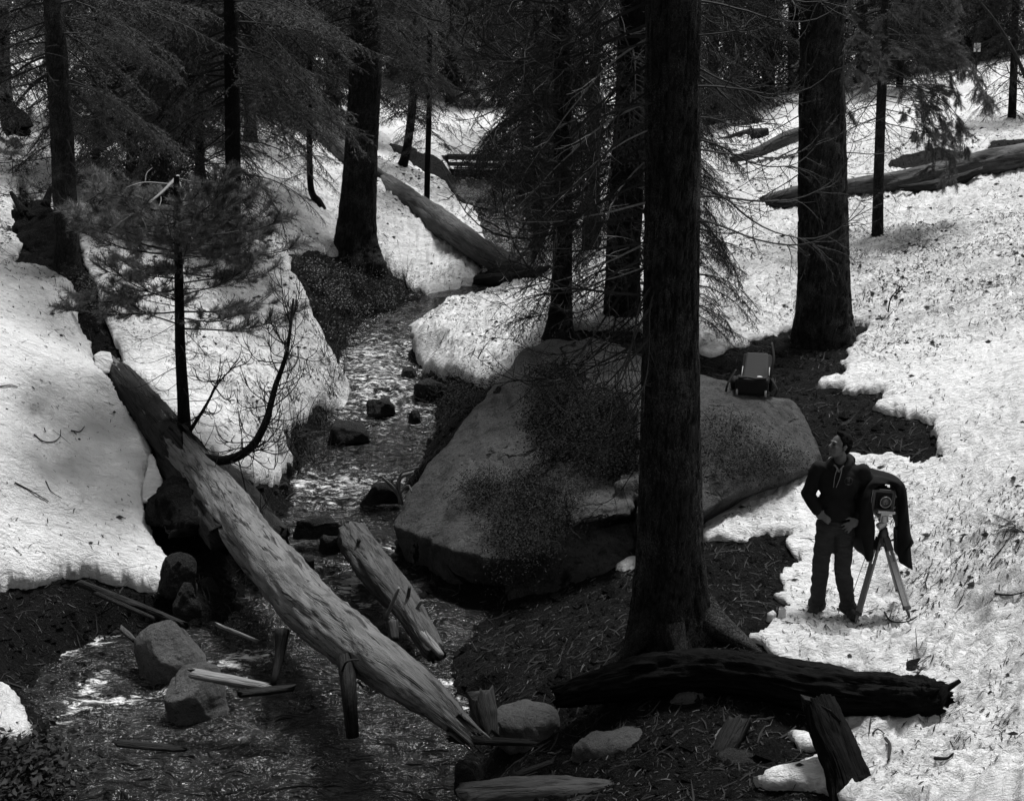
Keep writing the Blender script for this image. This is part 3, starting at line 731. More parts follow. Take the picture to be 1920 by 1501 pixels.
# short log right of the stream
L2 = thing_log('short grey log with broken branch stubs beside the boulder, its lower end splintered', UV(740, 1150, 12.5))
child(log('stem', [(818,1225,11.4),(790,1180,11.8),(760,1135,12.3),(715,1080,13.0),(683,1035,13.6),(662,1005,14.1)], [40,48,54,64,66,58], 'dull_wood', None, None, n=90, seed=21, jag=.05, wob=.16, rough=.08), L2)
for a, b, r in [((725,1155,11.9),(748,1102,11.6),.02),((775,1150,12.0),(792,1125,11.9),.02),((765,1120,12.2),(768,1100,12.1),.022),((676,1020,13.6),(672,1012,13.4),.03),((735,1165,11.9),(740,1200,11.8),.06)]:
    child(stub(None, U(*a), U(*b), r, r * .8, 'broken_wood' if r == .02 else 'dull_wood'), L2)
child(stub(None, U(795,1190,11.6), U(828,1228,11.2), .06, .03, 'broken_wood', 'splinter'), L2)
child(stub(None, U(700,1045,13.3), U(745,1085,12.9), .05, .04, 'wet_wood', 'bark_strip'), L2)
# charred log lower right, its cut end over the snow
L3 = thing_log('thick black charred log lying across the lower right, blunt end over the snow', UV(1500, 1300, 9.4))
child(log('stem', [(1045,1305,9.95),(1150,1278,9.9),(1260,1262,9.8),(1400,1266,9.55),(1540,1290,9.2),(1660,1306,8.95),(1735,1310,8.75),(1768,1308,8.65)], [40,70,74,78,80,76,70,58], 'burnt_wood', None, None, n=220, seg=72, seed=31, jag=.05, wob=.34, rough=.22), L3)
child(stub(None, U(1760,1300,8.7), U(1800,1275,8.7), .03, .015, 'burnt_wood'), L3)
# leaning stump post at bottom right
L4 = empty('tree_stump', UV(1600, 1500, 7.9), 'tall dark leaning stump with a slanted splintered top, in front of the charred log', 'stump')
child(log('stem', [(1612,1560,7.7),(1596,1480,7.9),(1580,1430,8.0),(1556,1370,8.15),(1538,1322,8.3)], [100,84,72,72,62], 'burnt_wood', None, None, n=120, seg=60, seed=33, jag=.03, wob=.12, rough=.10), L4)
mb = MB(); tp = [U(*p) for p in [(1508,1310,8.25),(1530,1316,8.2),(1560,1333,8.1),(1578,1352,8.05),(1562,1356,8.15),(1530,1350,8.25),(1514,1342,8.3)]]
tq = [p + np.array((0.0, .12, -.02)) for p in tp]
mb.add(tp + tq, [tuple(range(7)), tuple(range(13, 6, -1))] + [(i, (i + 1) % 7, (i + 1) % 7 + 7, i + 7) for i in range(7)], 0)
child(build(mb, 'splintered_top', ['wet_stone'], smooth=False), L4)
child(stub(None, U(1608,1462,7.85), U(1625,1462,7.8), .04, .03, 'burnt_wood'), L4)
# log along the bottom edge
log('fallen_log', [(868,1500,9.1),(960,1492,9.1),(1100,1492,9.0),(1250,1500,8.8),(1440,1520,8.5)], [60,62,60,50,30], 'dull_wood', 'half sunk log along the bottom edge with pale worn streaks', n=70, seed=41, jag=.08, wob=.2)
# fallen tree far behind, from upper left down to the stream
def gd(px, py, off=.25):
    q = hit([(px, py)])[0]; return float(q[1] * CP - (q[2] - CAMZ) * SP) - off
log('fallen_log', [(1035,520,27.3),(940,492,28.5),(860,440,30.3),(790,392,32.5),(720,345,35.0)] + [(a, b_, gd(a, b_ + 18)) for a, b_ in ((650,293),(570,238),(490,184))], [26,44,50,46,40,38,44,60], 'far_log_wood', 'long fallen trunk sloping down the left snow bank behind the tree to the stream', n=110, seed=51, jag=.1, wob=.14)
log('fallen_log', [(895,525,28.0),(960,522,27.6),(1030,505,27.2)], [18,24,16], 'wet_wood', 'black log end bridging the stream at the tip of the long fallen trunk', n=40, seed=52, jag=.1, wob=.2)
# logs on the right hill
L5 = thing_log('long fallen tree lying across the snow on the right hill with a hollow broken end', UV(1650, 340, 28))
child(log('stem', [(1432,376,27.6),(1500,362,27.6),(1600,350,27.6),(1700,338,27.6),(1800,318,27.6),(1870,305,27.5),(1990,288,27.4)], [18,28,34,38,46,54,58], 'far_log_wood', None, None, n=110, seed=55, jag=.15, wob=.22), L5)
child(log('rotten_side', [(1690,352,27.0),(1740,350,26.9),(1800,335,26.9),(1840,318,26.9)], [10,24,20,10], 'wet_wood', None, None, n=40, seed=56, jag=.1, wob=.4), L5)
child(log('broken_end', [(1432,378,27.5),(1470,384,27.3),(1500,380,27.2)], [8,20,14], 'wet_wood', None, None, n=24, seed=57, jag=.1, wob=.4), L5)
log('fallen_log', [(1370,300,34),(1420,285,34),(1470,262,34),(1530,240,34)], [12,20,28,26], 'far_log_wood', 'shorter fallen log on the right hill left of the second big trunk', n=50, seed=58, wob=.15)
log('fallen_log', [(1345,268,38),(1400,255,38),(1440,246,38)], [14,24,14], 'wet_wood', 'dark log stub on the snow far behind the second big trunk', n=40, seed=59, wob=.2)
log('fallen_log', [(20,232,27),(48,246,26.6),(-30,200,27.6)][:2], [36,20], 'bark_black', 'dark root end on the snow at the foot of the leftmost trunk', n=20, seed=60, wob=.3)
# small wooden pieces by the water
def plank(c0, c1, w, t, mat, label, name='wood_piece', cat='driftwood', seed=1):
    return log(name, [c0, tuple((a + b) / 2 for a, b in zip(c0, c1)), c1], [w, w * 1.05, w * .8], mat, label, cat, n=24, seg=14, seed=seed, jag=.06, wob=.25, squash=t)
plank((902,1300,10.0), (915,1372,9.9), 46, .8, 'dull_wood', 'short upright block of wood wedged beside the flat pale slab', seed=61)
plank((845,1385,9.4), (1000,1392,9.5), 20, .6, 'wet_wood', 'dark branch lying across the lower end of the pale log', seed=62)
plank((360,1262,10.55), (500,1288,10.5), 24, .7, 'broken_wood', 'pale broken branch resting on the rounded stone in the water', seed=63)
plank((455,1300,10.45), (545,1290,10.4), 28, .5, 'wet_wood', 'dark split plank lying in the foam under the pale branch', seed=64)
plank((1385,1350,9.1), (1350,1420,8.9), 46, .7, 'wet_wood', 'dark split stump chunk left of the leaning stump', seed=65)
plank((1345,1390,9.1), (1378,1362,9.1), 40, .5, 'broken_wood', 'pale torn wood piece stuck beside the dark stump chunk', seed=66)
plank((150,1092,12.6), (345,1170,11.9), 14, 1, 'wet_wood', 'long thin dark pole below the front edge of the left snow bank', seed=67)
plank((180,1112,12.3), (290,1160,11.9), 9, 1, 'wet_wood', 'second thin dark pole just under the long one by the snow bank', seed=68)
plank((215,1392,10.0), (345,1405,9.9), 18, .6, 'wet_wood', 'dark waterlogged branch lying in the left pool', seed=69)
plank((960,1455,9.2), (1040,1425,9.25), 14, .7, 'wet_wood', 'small dark wedge of wood near the bottom edge', seed=70)
plank((140,580,17.4), (182,545,17.3), 9, 1, 'dull_wood', 'short stick poking out of the gap behind the left snow bank', seed=71)
plank((410,1172,11.9), (480,1200,11.7), 7, 1, 'broken_wood', 'thin pale stick in the shade under the pale log', seed=72)
plank((230,1180,11.9), (252,1200,11.8), 12, 1, 'dull_wood', 'short crooked stick behind the rounded boulder of the left pool', seed=73)
# driftwood root fork
D = empty('driftwood', UV(750, 935, 14.8), 'pale forked driftwood root standing at the left foot of the big boulder', 'driftwood')
for a, m_, b, r in [((752,945,14.8),(748,900,14.7),(775,885,14.6),.035),((750,930,14.8),(738,915,14.7),(718,895,14.6),.03),((750,925,14.75),(765,910,14.7),(772,922,14.6),.02),((748,900,14.7),(755,885,14.6),(785,875,14.5),.018)]:
    child(stub(None, U(*a), U(*b), r, r * .5, 'weathered_wood', 'limb', mid=U(*m_)), D)
# broken dark stump behind the left snow bank
STP = empty('tree_stump', UV(80, 480, 19.3), 'black broken stump behind the left snow bank, beside the first tall trunk', 'stump')
child(rock('stem', [[U(*p) for p in [(25,395,19.6),(50,375,19.8),(80,370,19.8),(60,420,19.3),(30,470,19.0),(60,500,18.7),(130,505,18.6),(130,440,19.2),(100,430,19.5)]]], .05, .22, 'bark_black', None, sm=2, nsc=3, parent=L), STP)
for a, b in [((45,400),(20,360)),((85,385),(95,350)),((60,410),(40,385))]:
    child(stub(None, U(*a, 19.4), U(*b, 19.5), .08, .03, 'bark_black', 'splinter'), STP)
# footbridge far upstream
BR = empty('footbridge', UV(880, 330, 45), 'small wooden footbridge with two rails crossing far upstream behind the branches', 'bridge')
def beam(a, b, h, t, name, mat):
    a = Vector(a); b = Vector(b); d = b - a; mb = MB()
    q = d.to_track_quat('X', 'Z'); mb.box((a + b) / 2, (d.length, t, h), q, 0)
    return child(build(mb, name, [mat], smooth=False), BR)
bl = lambda px, py, d=45: U(px, py, d)
beam(bl(775,322), bl(1015,328), .30, .25, 'beam', 'wet_wood'); beam(bl(775,318,46.6), bl(1015,324,46.6), .30, .25, 'beam', 'wet_wood')
beam(bl(778,294), bl(1005,299), .16, .09, 'rail', 'far_log_wood'); beam(bl(776,306), bl(1008,311), .16, .09, 'rail', 'far_log_wood')
beam(bl(778,290,46.8), bl(1005,295,46.8), .13, .09, 'rail', 'far_log_wood')
for px in (782, 838, 896, 952, 1004):
    beam(bl(px, 291), bl(px + .01, 322), .12, .12, 'post', 'wet_wood')
for i in range(22):
    px = 780 + i * 10.4; beam(bl(px, 318.3 + i * .2, 44.9), bl(px, 314.6 + i * .2, 46.8), .05, .19, 'deck_plank', 'far_log_wood')
# ------------------------------------------------------------------ branches (meshes shared by all trees)
def tri_cloud(P, D, Wd, Ln, wid):
    """needles: thin triangles at P pointing along D"""
    D = D / (np.linalg.norm(D, axis=1)[:, None] + 1e-9)
    S_ = np.cross(D, Wd); S_ /= np.linalg.norm(S_, axis=1)[:, None] + 1e-9
    a = P - S_ * wid / 2; b = P + S_ * wid / 2; c = P + D * Ln[:, None]
    V = np.stack([a, b, c], 1).reshape(-1, 3)
    return V, np.arange(len(V)).reshape(-1, 3)
class TwigSet:
    def __init__(s): s.segs = []   # (a, b, r0, r1)
    def line(s, pts, r0, r1):
        n = len(pts) - 1
        for i in range(n):
            s.segs.append((pts[i], pts[i + 1], r0 + (r1 - r0) * i / n, r0 + (r1 - r0) * (i + 1) / n))
def branch_mesh(name, ts, needle_segs, nd_len, nd_wid, nd_step, mats, g, tuft=None, spread=.62):
    V = []; F = []; M = []; n = 0
    ang = np.arange(3) * 2 * math.pi / 3
    for a, b, r0, r1 in ts.segs:
        d = b - a; L_ = np.linalg.norm(d) + 1e-9; d = d / L_
        up = np.array((0, 0, 1.)) if abs(d[2]) < .9 else np.array((1., 0, 0))
        A = np.cross(d, up); A /= np.linalg.norm(A); B = np.cross(d, A)
        ring = np.cos(ang)[:, None] * A + np.sin(ang)[:, None] * B
        V.append(a + ring * r0); V.append(b + ring * r1)
        for j in range(3):
            k = (j + 1) % 3
            F.append((n + j, n + k, n + 3 + k)); F.append((n + j, n + 3 + k, n + 3 + j)); M += [0, 0]
        n += 6
    V = [np.concatenate(V)] if V else []
    F = [np.array(F)]; M = [np.array(M)]
    if needle_segs:
        Ps = []; Ds = []
        for a, b, w in needle_segs:
            L_ = np.linalg.norm(b - a); k = max(1, int(L_ / nd_step * w))
            t = g.random(k); P = a + (b - a) * t[:, None]
            d = (b - a) / (L_ + 1e-9)
            q = g.normal(size=(k, 3)); q[:, 2] *= .45; q -= d * (q @ d)[:, None]
            q /= np.linalg.norm(q, axis=1)[:, None] + 1e-9
            Ps.append(P); Ds.append(d * .75 + q * spread)
        P = np.concatenate(Ps); D = np.concatenate(Ds)
        v, f = tri_cloud(P, D, g.normal(size=P.shape), nd_len * g.uniform(.6, 1.2, len(P)), nd_wid)
        V.append(v); F.append(f + n); M.append(np.ones(len(f), int))
    V = np.concatenate(V); F = np.concatenate(F); M = np.concatenate(M)
    me = npmesh(name, V, F, mats, smooth=False); me.polygons.foreach_set('material_index', M.astype(np.int32)); return me
def curve_pts(p0, dirv, L_, n, droop, g, wig=.06, curl=0.0):
    pts = [np.array(p0, float)]; d = np.array(dirv, float); d /= np.linalg.norm(d)
    for i in range(n):
        d = d + np.array((0, 0, -droop / n)) + g.normal(size=3) * wig
        if curl: d = d + np.array((0, 0, curl * (i / n) ** 2))
        d /= np.linalg.norm(d); pts.append(pts[-1] + d * L_ / n)
    return pts
def fir_branch(seed, droop=.5, side=16, needles=('twig_dark', 'needles'), dens=1.0, L_=2.0, nd=.042, step=.010, curl=0.0, flat=.18):
    g = np.random.default_rng(seed); ts = TwigSet(); ns = []
    mp = curve_pts((0, 0, 0), (1, 0, .12), L_, 14, droop, g, .03, curl)
    ts.line(mp, .016, .003)
    ns.append((mp[-3], mp[-1], 1.0))
    for i in range(side * 2):
        t = .14 + .84 * (i // 2 + .5 * g.random()) / side
        k = t * 14; j = int(k); p = mp[j] + (mp[min(j + 1, 14)] - mp[j]) * (k - j)
        sg = 1 if i % 2 else -1
        dd = mp[min(j + 1, 14)] - mp[max(j - 1, 0)]; dd /= np.linalg.norm(dd)
        a = g.uniform(.75, 1.1)
        d = dd * math.cos(a) + np.array((0, sg * math.sin(a), g.normal() * flat - .08))
        ln = (.16 + .62 * (1 - t) ** .75 * min(1, (t + .12) * 2.2)) * g.uniform(.7, 1.1) * L_ / 2
        if g.random() < .12: continue
        sp = curve_pts(p, d, ln, 5, .5 * droop + .15, g, .06, curl * .5)
        ts.line(sp, .006, .0018)
        for q in range(5):
            if q > 0: ns.append((sp[q], sp[q + 1], dens))
        m = int(ln / .065)
        for u_ in range(m):
            tt = (u_ + .6) / m; kk = tt * 5; jj = min(int(kk), 4); pp = sp[jj] + (sp[jj + 1] - sp[jj]) * (kk - jj)
            s2 = 1 if u_ % 2 else -1; d0 = sp[jj + 1] - sp[jj]; d0 /= np.linalg.norm(d0)
            pr = np.cross(d0, (0, 0, 1)); pr /= np.linalg.norm(pr) + 1e-9
            d2 = d0 * .65 + pr * s2 * .75 + np.array((0, 0, g.normal() * flat - .12))
            l2 = (.05 + .13 * (1 - tt)) * g.uniform(.7, 1.3) * L_ / 2; e = pp + d2 / np.linalg.norm(d2) * l2
            ts.segs.append((pp, e, .0022, .001)); ns.append((pp, e, dens))
    return branch_mesh('branch', ts, ns, nd, .0065 if nd < .06 else .013, step, list(needles), g)
def dead_branch(seed, L_=2.0, droop=.5, side=9, pale=False, curl=.9, moss=0.0):
    g = np.random.default_rng(seed); ts = TwigSet(); ns = []
    mp = curve_pts((0, 0, 0), (1, 0, g.uniform(-.1, .2)), L_, 14, droop, g, .07, curl)
    ts.line(mp, .014, .003)
    def sub(sp, lvl, ln0):
        m = len(sp) - 1
        cnt = side if lvl == 0 else 4
        for i in range(cnt):
            t = g.uniform(.12, .97); k = t * m; j = min(int(k), m - 1); p = sp[j] + (sp[j + 1] - sp[j]) * (k - j)
            d0 = sp[j + 1] - sp[j]; d0 /= np.linalg.norm(d0)
            d = d0 * .8 + g.normal(size=3) * np.array((.5, .7, .45)) + np.array((0, 0, -.15))
            ln = ln0 * g.uniform(.35, .9) * (1 - .55 * t)
            q = curve_pts(p, d, ln, 6, .25, g, .10, curl * g.uniform(-.3, 1))
            ts.line(q, (.0065, .0032)[lvl], (.0018, .001)[lvl])
            if lvl == 0: sub(q, 1, ln * .75)
            if moss: ns.append((q[1], q[-2], moss))
    sub(mp, 0, L_ * .5)
    return branch_mesh('branch', ts, ns, .03, .006, .02, ['twig_pale' if pale else 'twig_dark', 'needles_dark'], g)
def pine_branch(seed, L_=1.2, up=.3, nd=.085, w=.0045):
    g = np.random.default_rng(seed); ts = TwigSet(); ns = []
    mp = curve_pts((0, 0, 0), (1, 0, .1), L_, 9, -.1, g, .05, up); ts.line(mp, .012, .004)
    ns.append((mp[6], mp[9], 1.6))
    for i in range(11):
        t = g.uniform(.25, .97); k = t * 9; j = min(int(k), 8); p = mp[j] + (mp[j + 1] - mp[j]) * (k - j)
        sg = 1 if i % 2 else -1; d0 = mp[j + 1] - mp[j]; d0 /= np.linalg.norm(d0)
        d = d0 * .8 + np.array((0, sg * .8, g.normal() * .25))
        ln = g.uniform(.18, .45) * L_ * (1.1 - .6 * t); q = curve_pts(p, d, ln, 5, -.1, g, .08, up)
        ts.line(q, .005, .0025); ns.append((q[2], q[5], 2.0))
        for _ in range(3):
            a = q[g.integers(1, 4)]; e = curve_pts(a, (q[4] - q[2]) + g.normal(size=3) * .06, ln * .45, 3, -.1, g, .1, up)
            ts.line(e, .003, .002); ns.append((e[0], e[3], 2.0))
    return branch_mesh('branch', ts, ns, nd, w, .0038, ['twig_dark', 'needles_pine'], g, spread=.8)
KIND = {
 'fir': [fir_branch(100 + i, .45 + .1 * i) for i in range(4)],
 'droop': [fir_branch(120 + i, 1.1 + .15 * i, 15, curl=.3) for i in range(3)],
 'dark': [fir_branch(140 + i, .7 + .2 * i, 14, ('twig_dark', 'needles_dark'), .8) for i in range(4)],
 'thin': [fir_branch(160 + i, .8 + .2 * i, 11, ('twig_dark', 'needles'), .45, step=.014) for i in range(3)],
 'dead': [dead_branch(180 + i, 2.0, .5 + .2 * i) for i in range(5)],
 'moss': [dead_branch(200 + i, 2.0, .7 + .2 * i, 11, moss=.7) for i in range(4)],
 'pale': [dead_branch(220 + i, 2.0, .9 + .3 * i, 4, True, .2) for i in range(3)],
 'pine': [pine_branch(240 + i) for i in range(4)],
 'far': [fir_branch(280 + i, .7 + .15 * i, 15, ('twig_dark', 'needles'), .9, nd=.075, step=.014, flat=.3) for i in range(3)],
 'fardark': [fir_branch(290 + i, .8 + .15 * i, 15, ('twig_dark', 'needles_dark'), .9, nd=.075, step=.014, flat=.3) for i in range(3)],
 'tuft': [pine_branch(260 + i, 2.0, -.9, .075, .006) for i in range(3)],
}
# ------------------------------------------------------------------ trees
class Tree:
    """trunk through photograph points (px, py, width px), standing at axial distance d"""
    def __init__(s, label, pts, d, name='fir_tree', mat='bark', up=4.0, flare=1.35, seg=20, rows=60, seed=1, amp=.06, group=None, sink=.25, cat='tree'):
        s.rnd = random.Random(seed); s.np = np.random.default_rng(seed)
        base = U(pts[0][0], pts[0][1], d); y0 = base[1]
        W3 = []; R3 = []
        for px, py, w in pts:
            dd = y0 / (CP - (py - CY) / F_PX * SP); W3.append(U(px, py, dd)); R3.append(PX(w, dd) / 2)
        W3 = np.array(W3); R3 = np.array(R3)
        if up > 0:
            t = W3[-1] - W3[-2] if len(pts) > 2 else W3[-1] - W3[0]; t = t / np.linalg.norm(t); t = t * .5 + np.array((0, 0, .5)); t /= np.linalg.norm(t)
            W3 = np.vstack([W3, W3[-1] + t * up]); R3 = np.append(R3, R3[-1] * max(.45, 1 - up * .035))
        W3 = np.vstack([W3[0] - (W3[1] - W3[0]) / np.linalg.norm(W3[1] - W3[0]) * sink, W3]); R3 = np.insert(R3, 0, R3[0])
        s.P = bezpts(W3, rows) if len(W3) > 2 else W3
        cu = np.concatenate([[0], np.cumsum(np.linalg.norm(np.diff(W3, axis=0), axis=1))])
        tt = np.linspace(0, len(W3) - 1 - 1e-6, rows)
        s.r = np.interp(tt, np.arange(len(W3)), R3)
        L_ = np.concatenate([[0], np.cumsum(np.linalg.norm(np.diff(s.P, axis=0), axis=1))])
        s.L = L_
        fl = 1 + (flare - 1) * np.exp(-np.clip(L_ - sink, 0, 99) / (R3[0] * 1.6))
        s.r = s.r * fl
        mb = MB(); mb.tube(s.P - W3[1], s.r, seg, 0, False)
        me = mb.mesh('trunk', [mat]); V = np.empty(rows * seg * 3); me.vertices.foreach_get('co', V); V = V.reshape(rows, seg, 3)
        C = (s.P - W3[1])[:, None, :]; ang = np.arange(seg)[None, :] / seg * 2 * math.pi
        ca, sa = np.cos(ang) + 0 * L_[:, None], np.sin(ang) + 0 * L_[:, None]; LL = L_[:, None] + 0 * ang; r0 = R3[0]
        k = 3.2
        f = 1 + amp * fbm(ca * k + seed, sa * k + LL / r0 * .35, 3, seed)
        if seg >= 40:
            arc = ang * r0
            rid = np.abs(fbm(ca * 9 + 3, sa * 9 + LL * 2.2, 3, seed + 4))
            f = f - .10 * smooth(.14, .0, rid) + .03 * fbm(ca * 22, sa * 22 + LL * 9, 2, seed + 6)
        root = 1 + .30 * (flare - 1) * np.exp(-np.clip(LL - sink, 0, 99) / (r0 * 1.2)) * np.cos(ang * 5 + seed + .8 * np.sin(ang * 2))
        V = C + (V - C) * (f * root)[:, :, None]
        me.vertices.foreach_set('co', V.ravel()); me.update()
        s.e = empty(name, tuple(W3[1]), label, cat, group)
        s.base = W3[1]; s.top = s.P[-1]
        link('trunk', me, s.e); s.n = 0
    def at_z(s, z):
        i = int(np.argmin(np.abs(s.P[:, 2] - z))); return s.P[i], s.r[i]
    def zpy(s, py):
        y0 = s.base[1]; dd = y0 / (CP - (py - CY) / F_PX * SP); return U(0, py, dd)[2]
    def branch(s, kind, z, az, el, L_, var=None, roll=0.0):
        p, r = s.at_z(z)
        me = s.rnd.choice(KIND[kind]) if var is None else KIND[kind][var]
        o = bpy.data.objects.new('branch', me); COL.objects.link(o); o.parent = s.e
        d = Vector((math.cos(az), math.sin(az), 0))
        nat = 1.2 if kind == 'pine' else 2.0
        sc = L_ / nat
        o.location = Vector((p - s.base).tolist()) + d * r * .8
        o.rotation_euler = Euler((roll, -el, az), 'XYZ'); o.scale = (sc, sc * s.rnd.uniform(.85, 1.2), sc)
        s.n += 1; return o
    def fill(s, kind, py0, py1, n, L0, L1, el=(-.35, .1), az=None, avoid=None):
        """n branches between photograph rows py0 (upper) and py1 (lower); length L0 at top .. L1 at the bottom"""
        za, zb = s.zpy(py0), s.zpy(py1)
        for i in range(n):
            t = (i + s.rnd.random()) / n; z = za + (zb - za) * t
            a = s.rnd.uniform(*az) if az else (i * 2.4 + s.rnd.uniform(-.5, .5))
            a = a % (2 * math.pi)
            if avoid and avoid[0] < a < avoid[1]: a = avoid[0] - s.rnd.uniform(.0, 1.5)
            s.branch(kind if isinstance(kind, str) else s.rnd.choice(kind), z, a, s.rnd.uniform(*el), (L0 + (L1 - L0) * t) * s.rnd.uniform(.75, 1.15))
        return s
FRONT = (math.pi * 1.25, math.pi * 1.75)      # branches that would point at the camera
# --- the large trunks
A = Tree('huge dark trunk in the middle with flaring roots, standing right in front of the boulder', [(1256,1190,122),(1257,1080,120),(1256,900,112),(1258,600,104),(1261,300,102),(1262,0,103)], 10.6, 'fir_tree', 'bark', 5, 1.36, 110, 420, 3, .07)
A.fill(['dead','moss'], -150, 560, 30, 2.0, 1.8, (-.6, .1), (math.pi * .62, math.pi * 1.22))
A.fill(['dead','moss'], -200, 420, 16, 1.6, 1.6, (-.7, .1), (-.5, .6))
A.fill('dead', 560, 860, 8, 1.3, .9, (-.7, -.1), (math.pi * .75, math.pi * 1.15))
A.fill(['dead','moss'], 520, 720, 10, 1.7, 1.3, (-.85, -.45), (math.pi * .95, math.pi * 1.3))
A.fill('pale', 60, 520, 7, 1.6, 1.3, (-.6, -.2), (math.pi * .85, math.pi * 1.12))
rt = Tree.__new__(Tree)
for (a, b, r0) in [((1280,1120,10.6),(1430,1195,10.15),.23),((1225,1160,10.4),(1150,1215,10.2),.13),((1262,1175,10.2),(1290,1225,9.9),.12)]:
    mb = MB(); pts = bezpts([U(*a) + np.array((0, 0, .0)), (U(*a) + U(*b)) / 2 + np.array((0, 0, -.12)), U(*b) + np.array((0, 0, -.16))], 16)
    mb.tube(pts - A.base, np.linspace(r0, .03, 16), 16, 0, False, .35, 5); build(mb, 'root', ['bark'], A.e)
B = Tree('second largest trunk, tall and straight, on the bare patch at right beyond the boulder', [(1546,640,100),(1545,560,92),(1543,400,90),(1541,200,86),(1542,0,80)], 18.2, 'fir_tree', 'bark', 6, 1.22, 90, 260, 5, .05)
B.fill('dead', -100, 330, 18, 1.8, 1.6, (-.7, .0), None, FRONT)
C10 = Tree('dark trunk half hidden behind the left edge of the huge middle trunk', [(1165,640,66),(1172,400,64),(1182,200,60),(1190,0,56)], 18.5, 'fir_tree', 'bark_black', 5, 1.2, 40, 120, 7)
C10.fill(['dark','moss','dark'], -160, 560, 84, 2.4, 2.1, (-.75, -.1))
C10.fill('dark', 560, 640, 10, 1.3, 1.0, (-.5, -.1))
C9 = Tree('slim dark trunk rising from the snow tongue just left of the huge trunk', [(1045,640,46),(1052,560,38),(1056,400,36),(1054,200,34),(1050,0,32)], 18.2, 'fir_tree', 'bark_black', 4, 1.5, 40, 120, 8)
C9.fill(['dark','moss','dead'], -160, 440, 70, 2.3, 1.6, (-.7, .0))
C9.fill('dead', 440, 600, 10, 1.0, .7, (-.6, .1))
T5 = Tree('stout sunlit trunk standing on the left bank where the stream bends', [(668,492,78),(668,440,66),(676,300,62),(684,150,60),(686,0,54)], 29, 'fir_tree', 'bark_far', 7, 1.35, 64, 160, 9, .05)
T5.fill(['fir','thin'], -260, 70, 44, 3.4, 3.0, (-.5, .0))
T5.fill('dead', 60, 330, 10, 1.2, .9, (-.5, .1))
T2 = Tree('dark trunk at the left side standing beside the black broken stump', [(126,515,48),(124,430,42),(116,250,42),(106,100,40),(100,0,36)], 18.2, 'fir_tree', 'bark', 5, 1.2, 48, 160, 11, .05)
T2.fill(['fir','fir','dead'], -30, 170, 28, 2.4, 2.2, (-.5, .0), None, FRONT)
T2.fill('dead', 120, 470, 26, 1.6, 1.1, (-.7, .1))
T1 = Tree('trunk cut by the left edge of the picture', [(26,225,34),(10,190,26),(6,100,24),(4,0,22)], 26, 'fir_tree', 'bark_black', 5, 1.5, 24, 60, 12)
T1.fill(['fir','thin'], -90, 160, 34, 3.0, 2.6, (-.5, .0))
T3 = Tree('dark slim trunk directly behind the young pine, left half of the picture', [(434,500,30),(437,420,28),(436,250,28),(434,100,27),(432,0,25)], 22, 'fir_tree', 'bark_black', 5, 1.25, 32, 120, 13)
T3.fill(['fir','droop','fir'], -110, 210, 56, 3.2, 2.7, (-.6, .0), None, FRONT)
T3.fill(['thin','dead'], 240, 480, 44, 2.0, 1.1, (-.6, .1))
# --- slender trees round the footbridge
T6 = Tree('small bowed tree with a curved foot on the left snow slope', [(597,378,13),(583,352,12),(580,250,11),(581,120,9),(580,20,7)], 30, 'young_fir', 'bark_black', 1, 1.1, 12, 60, 14)
T6.fill(['thin','fir'], -40, 330, 44, 1.3, 1.2, (-.5, .0))
T7 = Tree('leaning dark trunk left of the footbridge', [(742,332,26),(758,300,17),(770,230,16),(777,140,14),(780,0,12)], 38, 'young_fir', 'bark_black', 3, 1.2, 16, 60, 15)
T7.fill(['fir','thin'], -80, 250, 44, 2.1, 1.8, (-.5, .0))
T8 = Tree('thin straight trunk standing right in front of the footbridge', [(800,392,11),(802,300,11),(805,180,10),(806,0,9)], 34, 'young_fir', 'bark_black', 3, 1.15, 14, 60, 16)
T8.fill(['fir','thin'], -80, 280, 44, 1.9, 1.3, (-.5, .0))
T8.fill('dead', 280, 380, 8, .8, .5, (-.5, .0))
# --- right hill
T13 = Tree('slim bare-based trunk standing alone on the snow right of the second largest trunk', [(1645,456,22),(1647,350,19),(1652,200,18),(1658,80,15),(1660,0,13)], 24, 'pine_tree', 'bark', 4, 1.05, 24, 100, 17, .04, sink=.4)
T13.fill(['tuft','thin'], -120, 240, 40, 1.8, 1.9, (-.5, .1))
T13.fill('tuft', 60, 190, 10, 2.3, 2.2, (-.45, .0), (-.5, .6))
T13.fill('dead', 200, 420, 16, 1.3, .8, (-.7, .0))
T14 = Tree('dark tree at the far right edge behind the long fallen tree', [(1895,282,17),(1898,200,15),(1902,100,13),(1905,0,12)], 37, 'fir_tree', 'bark_black', 4, 1.4, 16, 50, 18)
T14.fill(['dark','thin'], -120, 230, 54, 2.6, 1.8, (-.6, .0))
T15 = Tree('dark trunk at the edge of the far treeline behind the lone slim trunk', [(1686,190,14),(1688,120,13),(1690,0,12)], 50, 'fir_tree', 'bark_black', 6, 1.3, 12, 40, 19)
T15.fill('dark', -200, 110, 60, 4.2, 3.6, (-.5, .0))
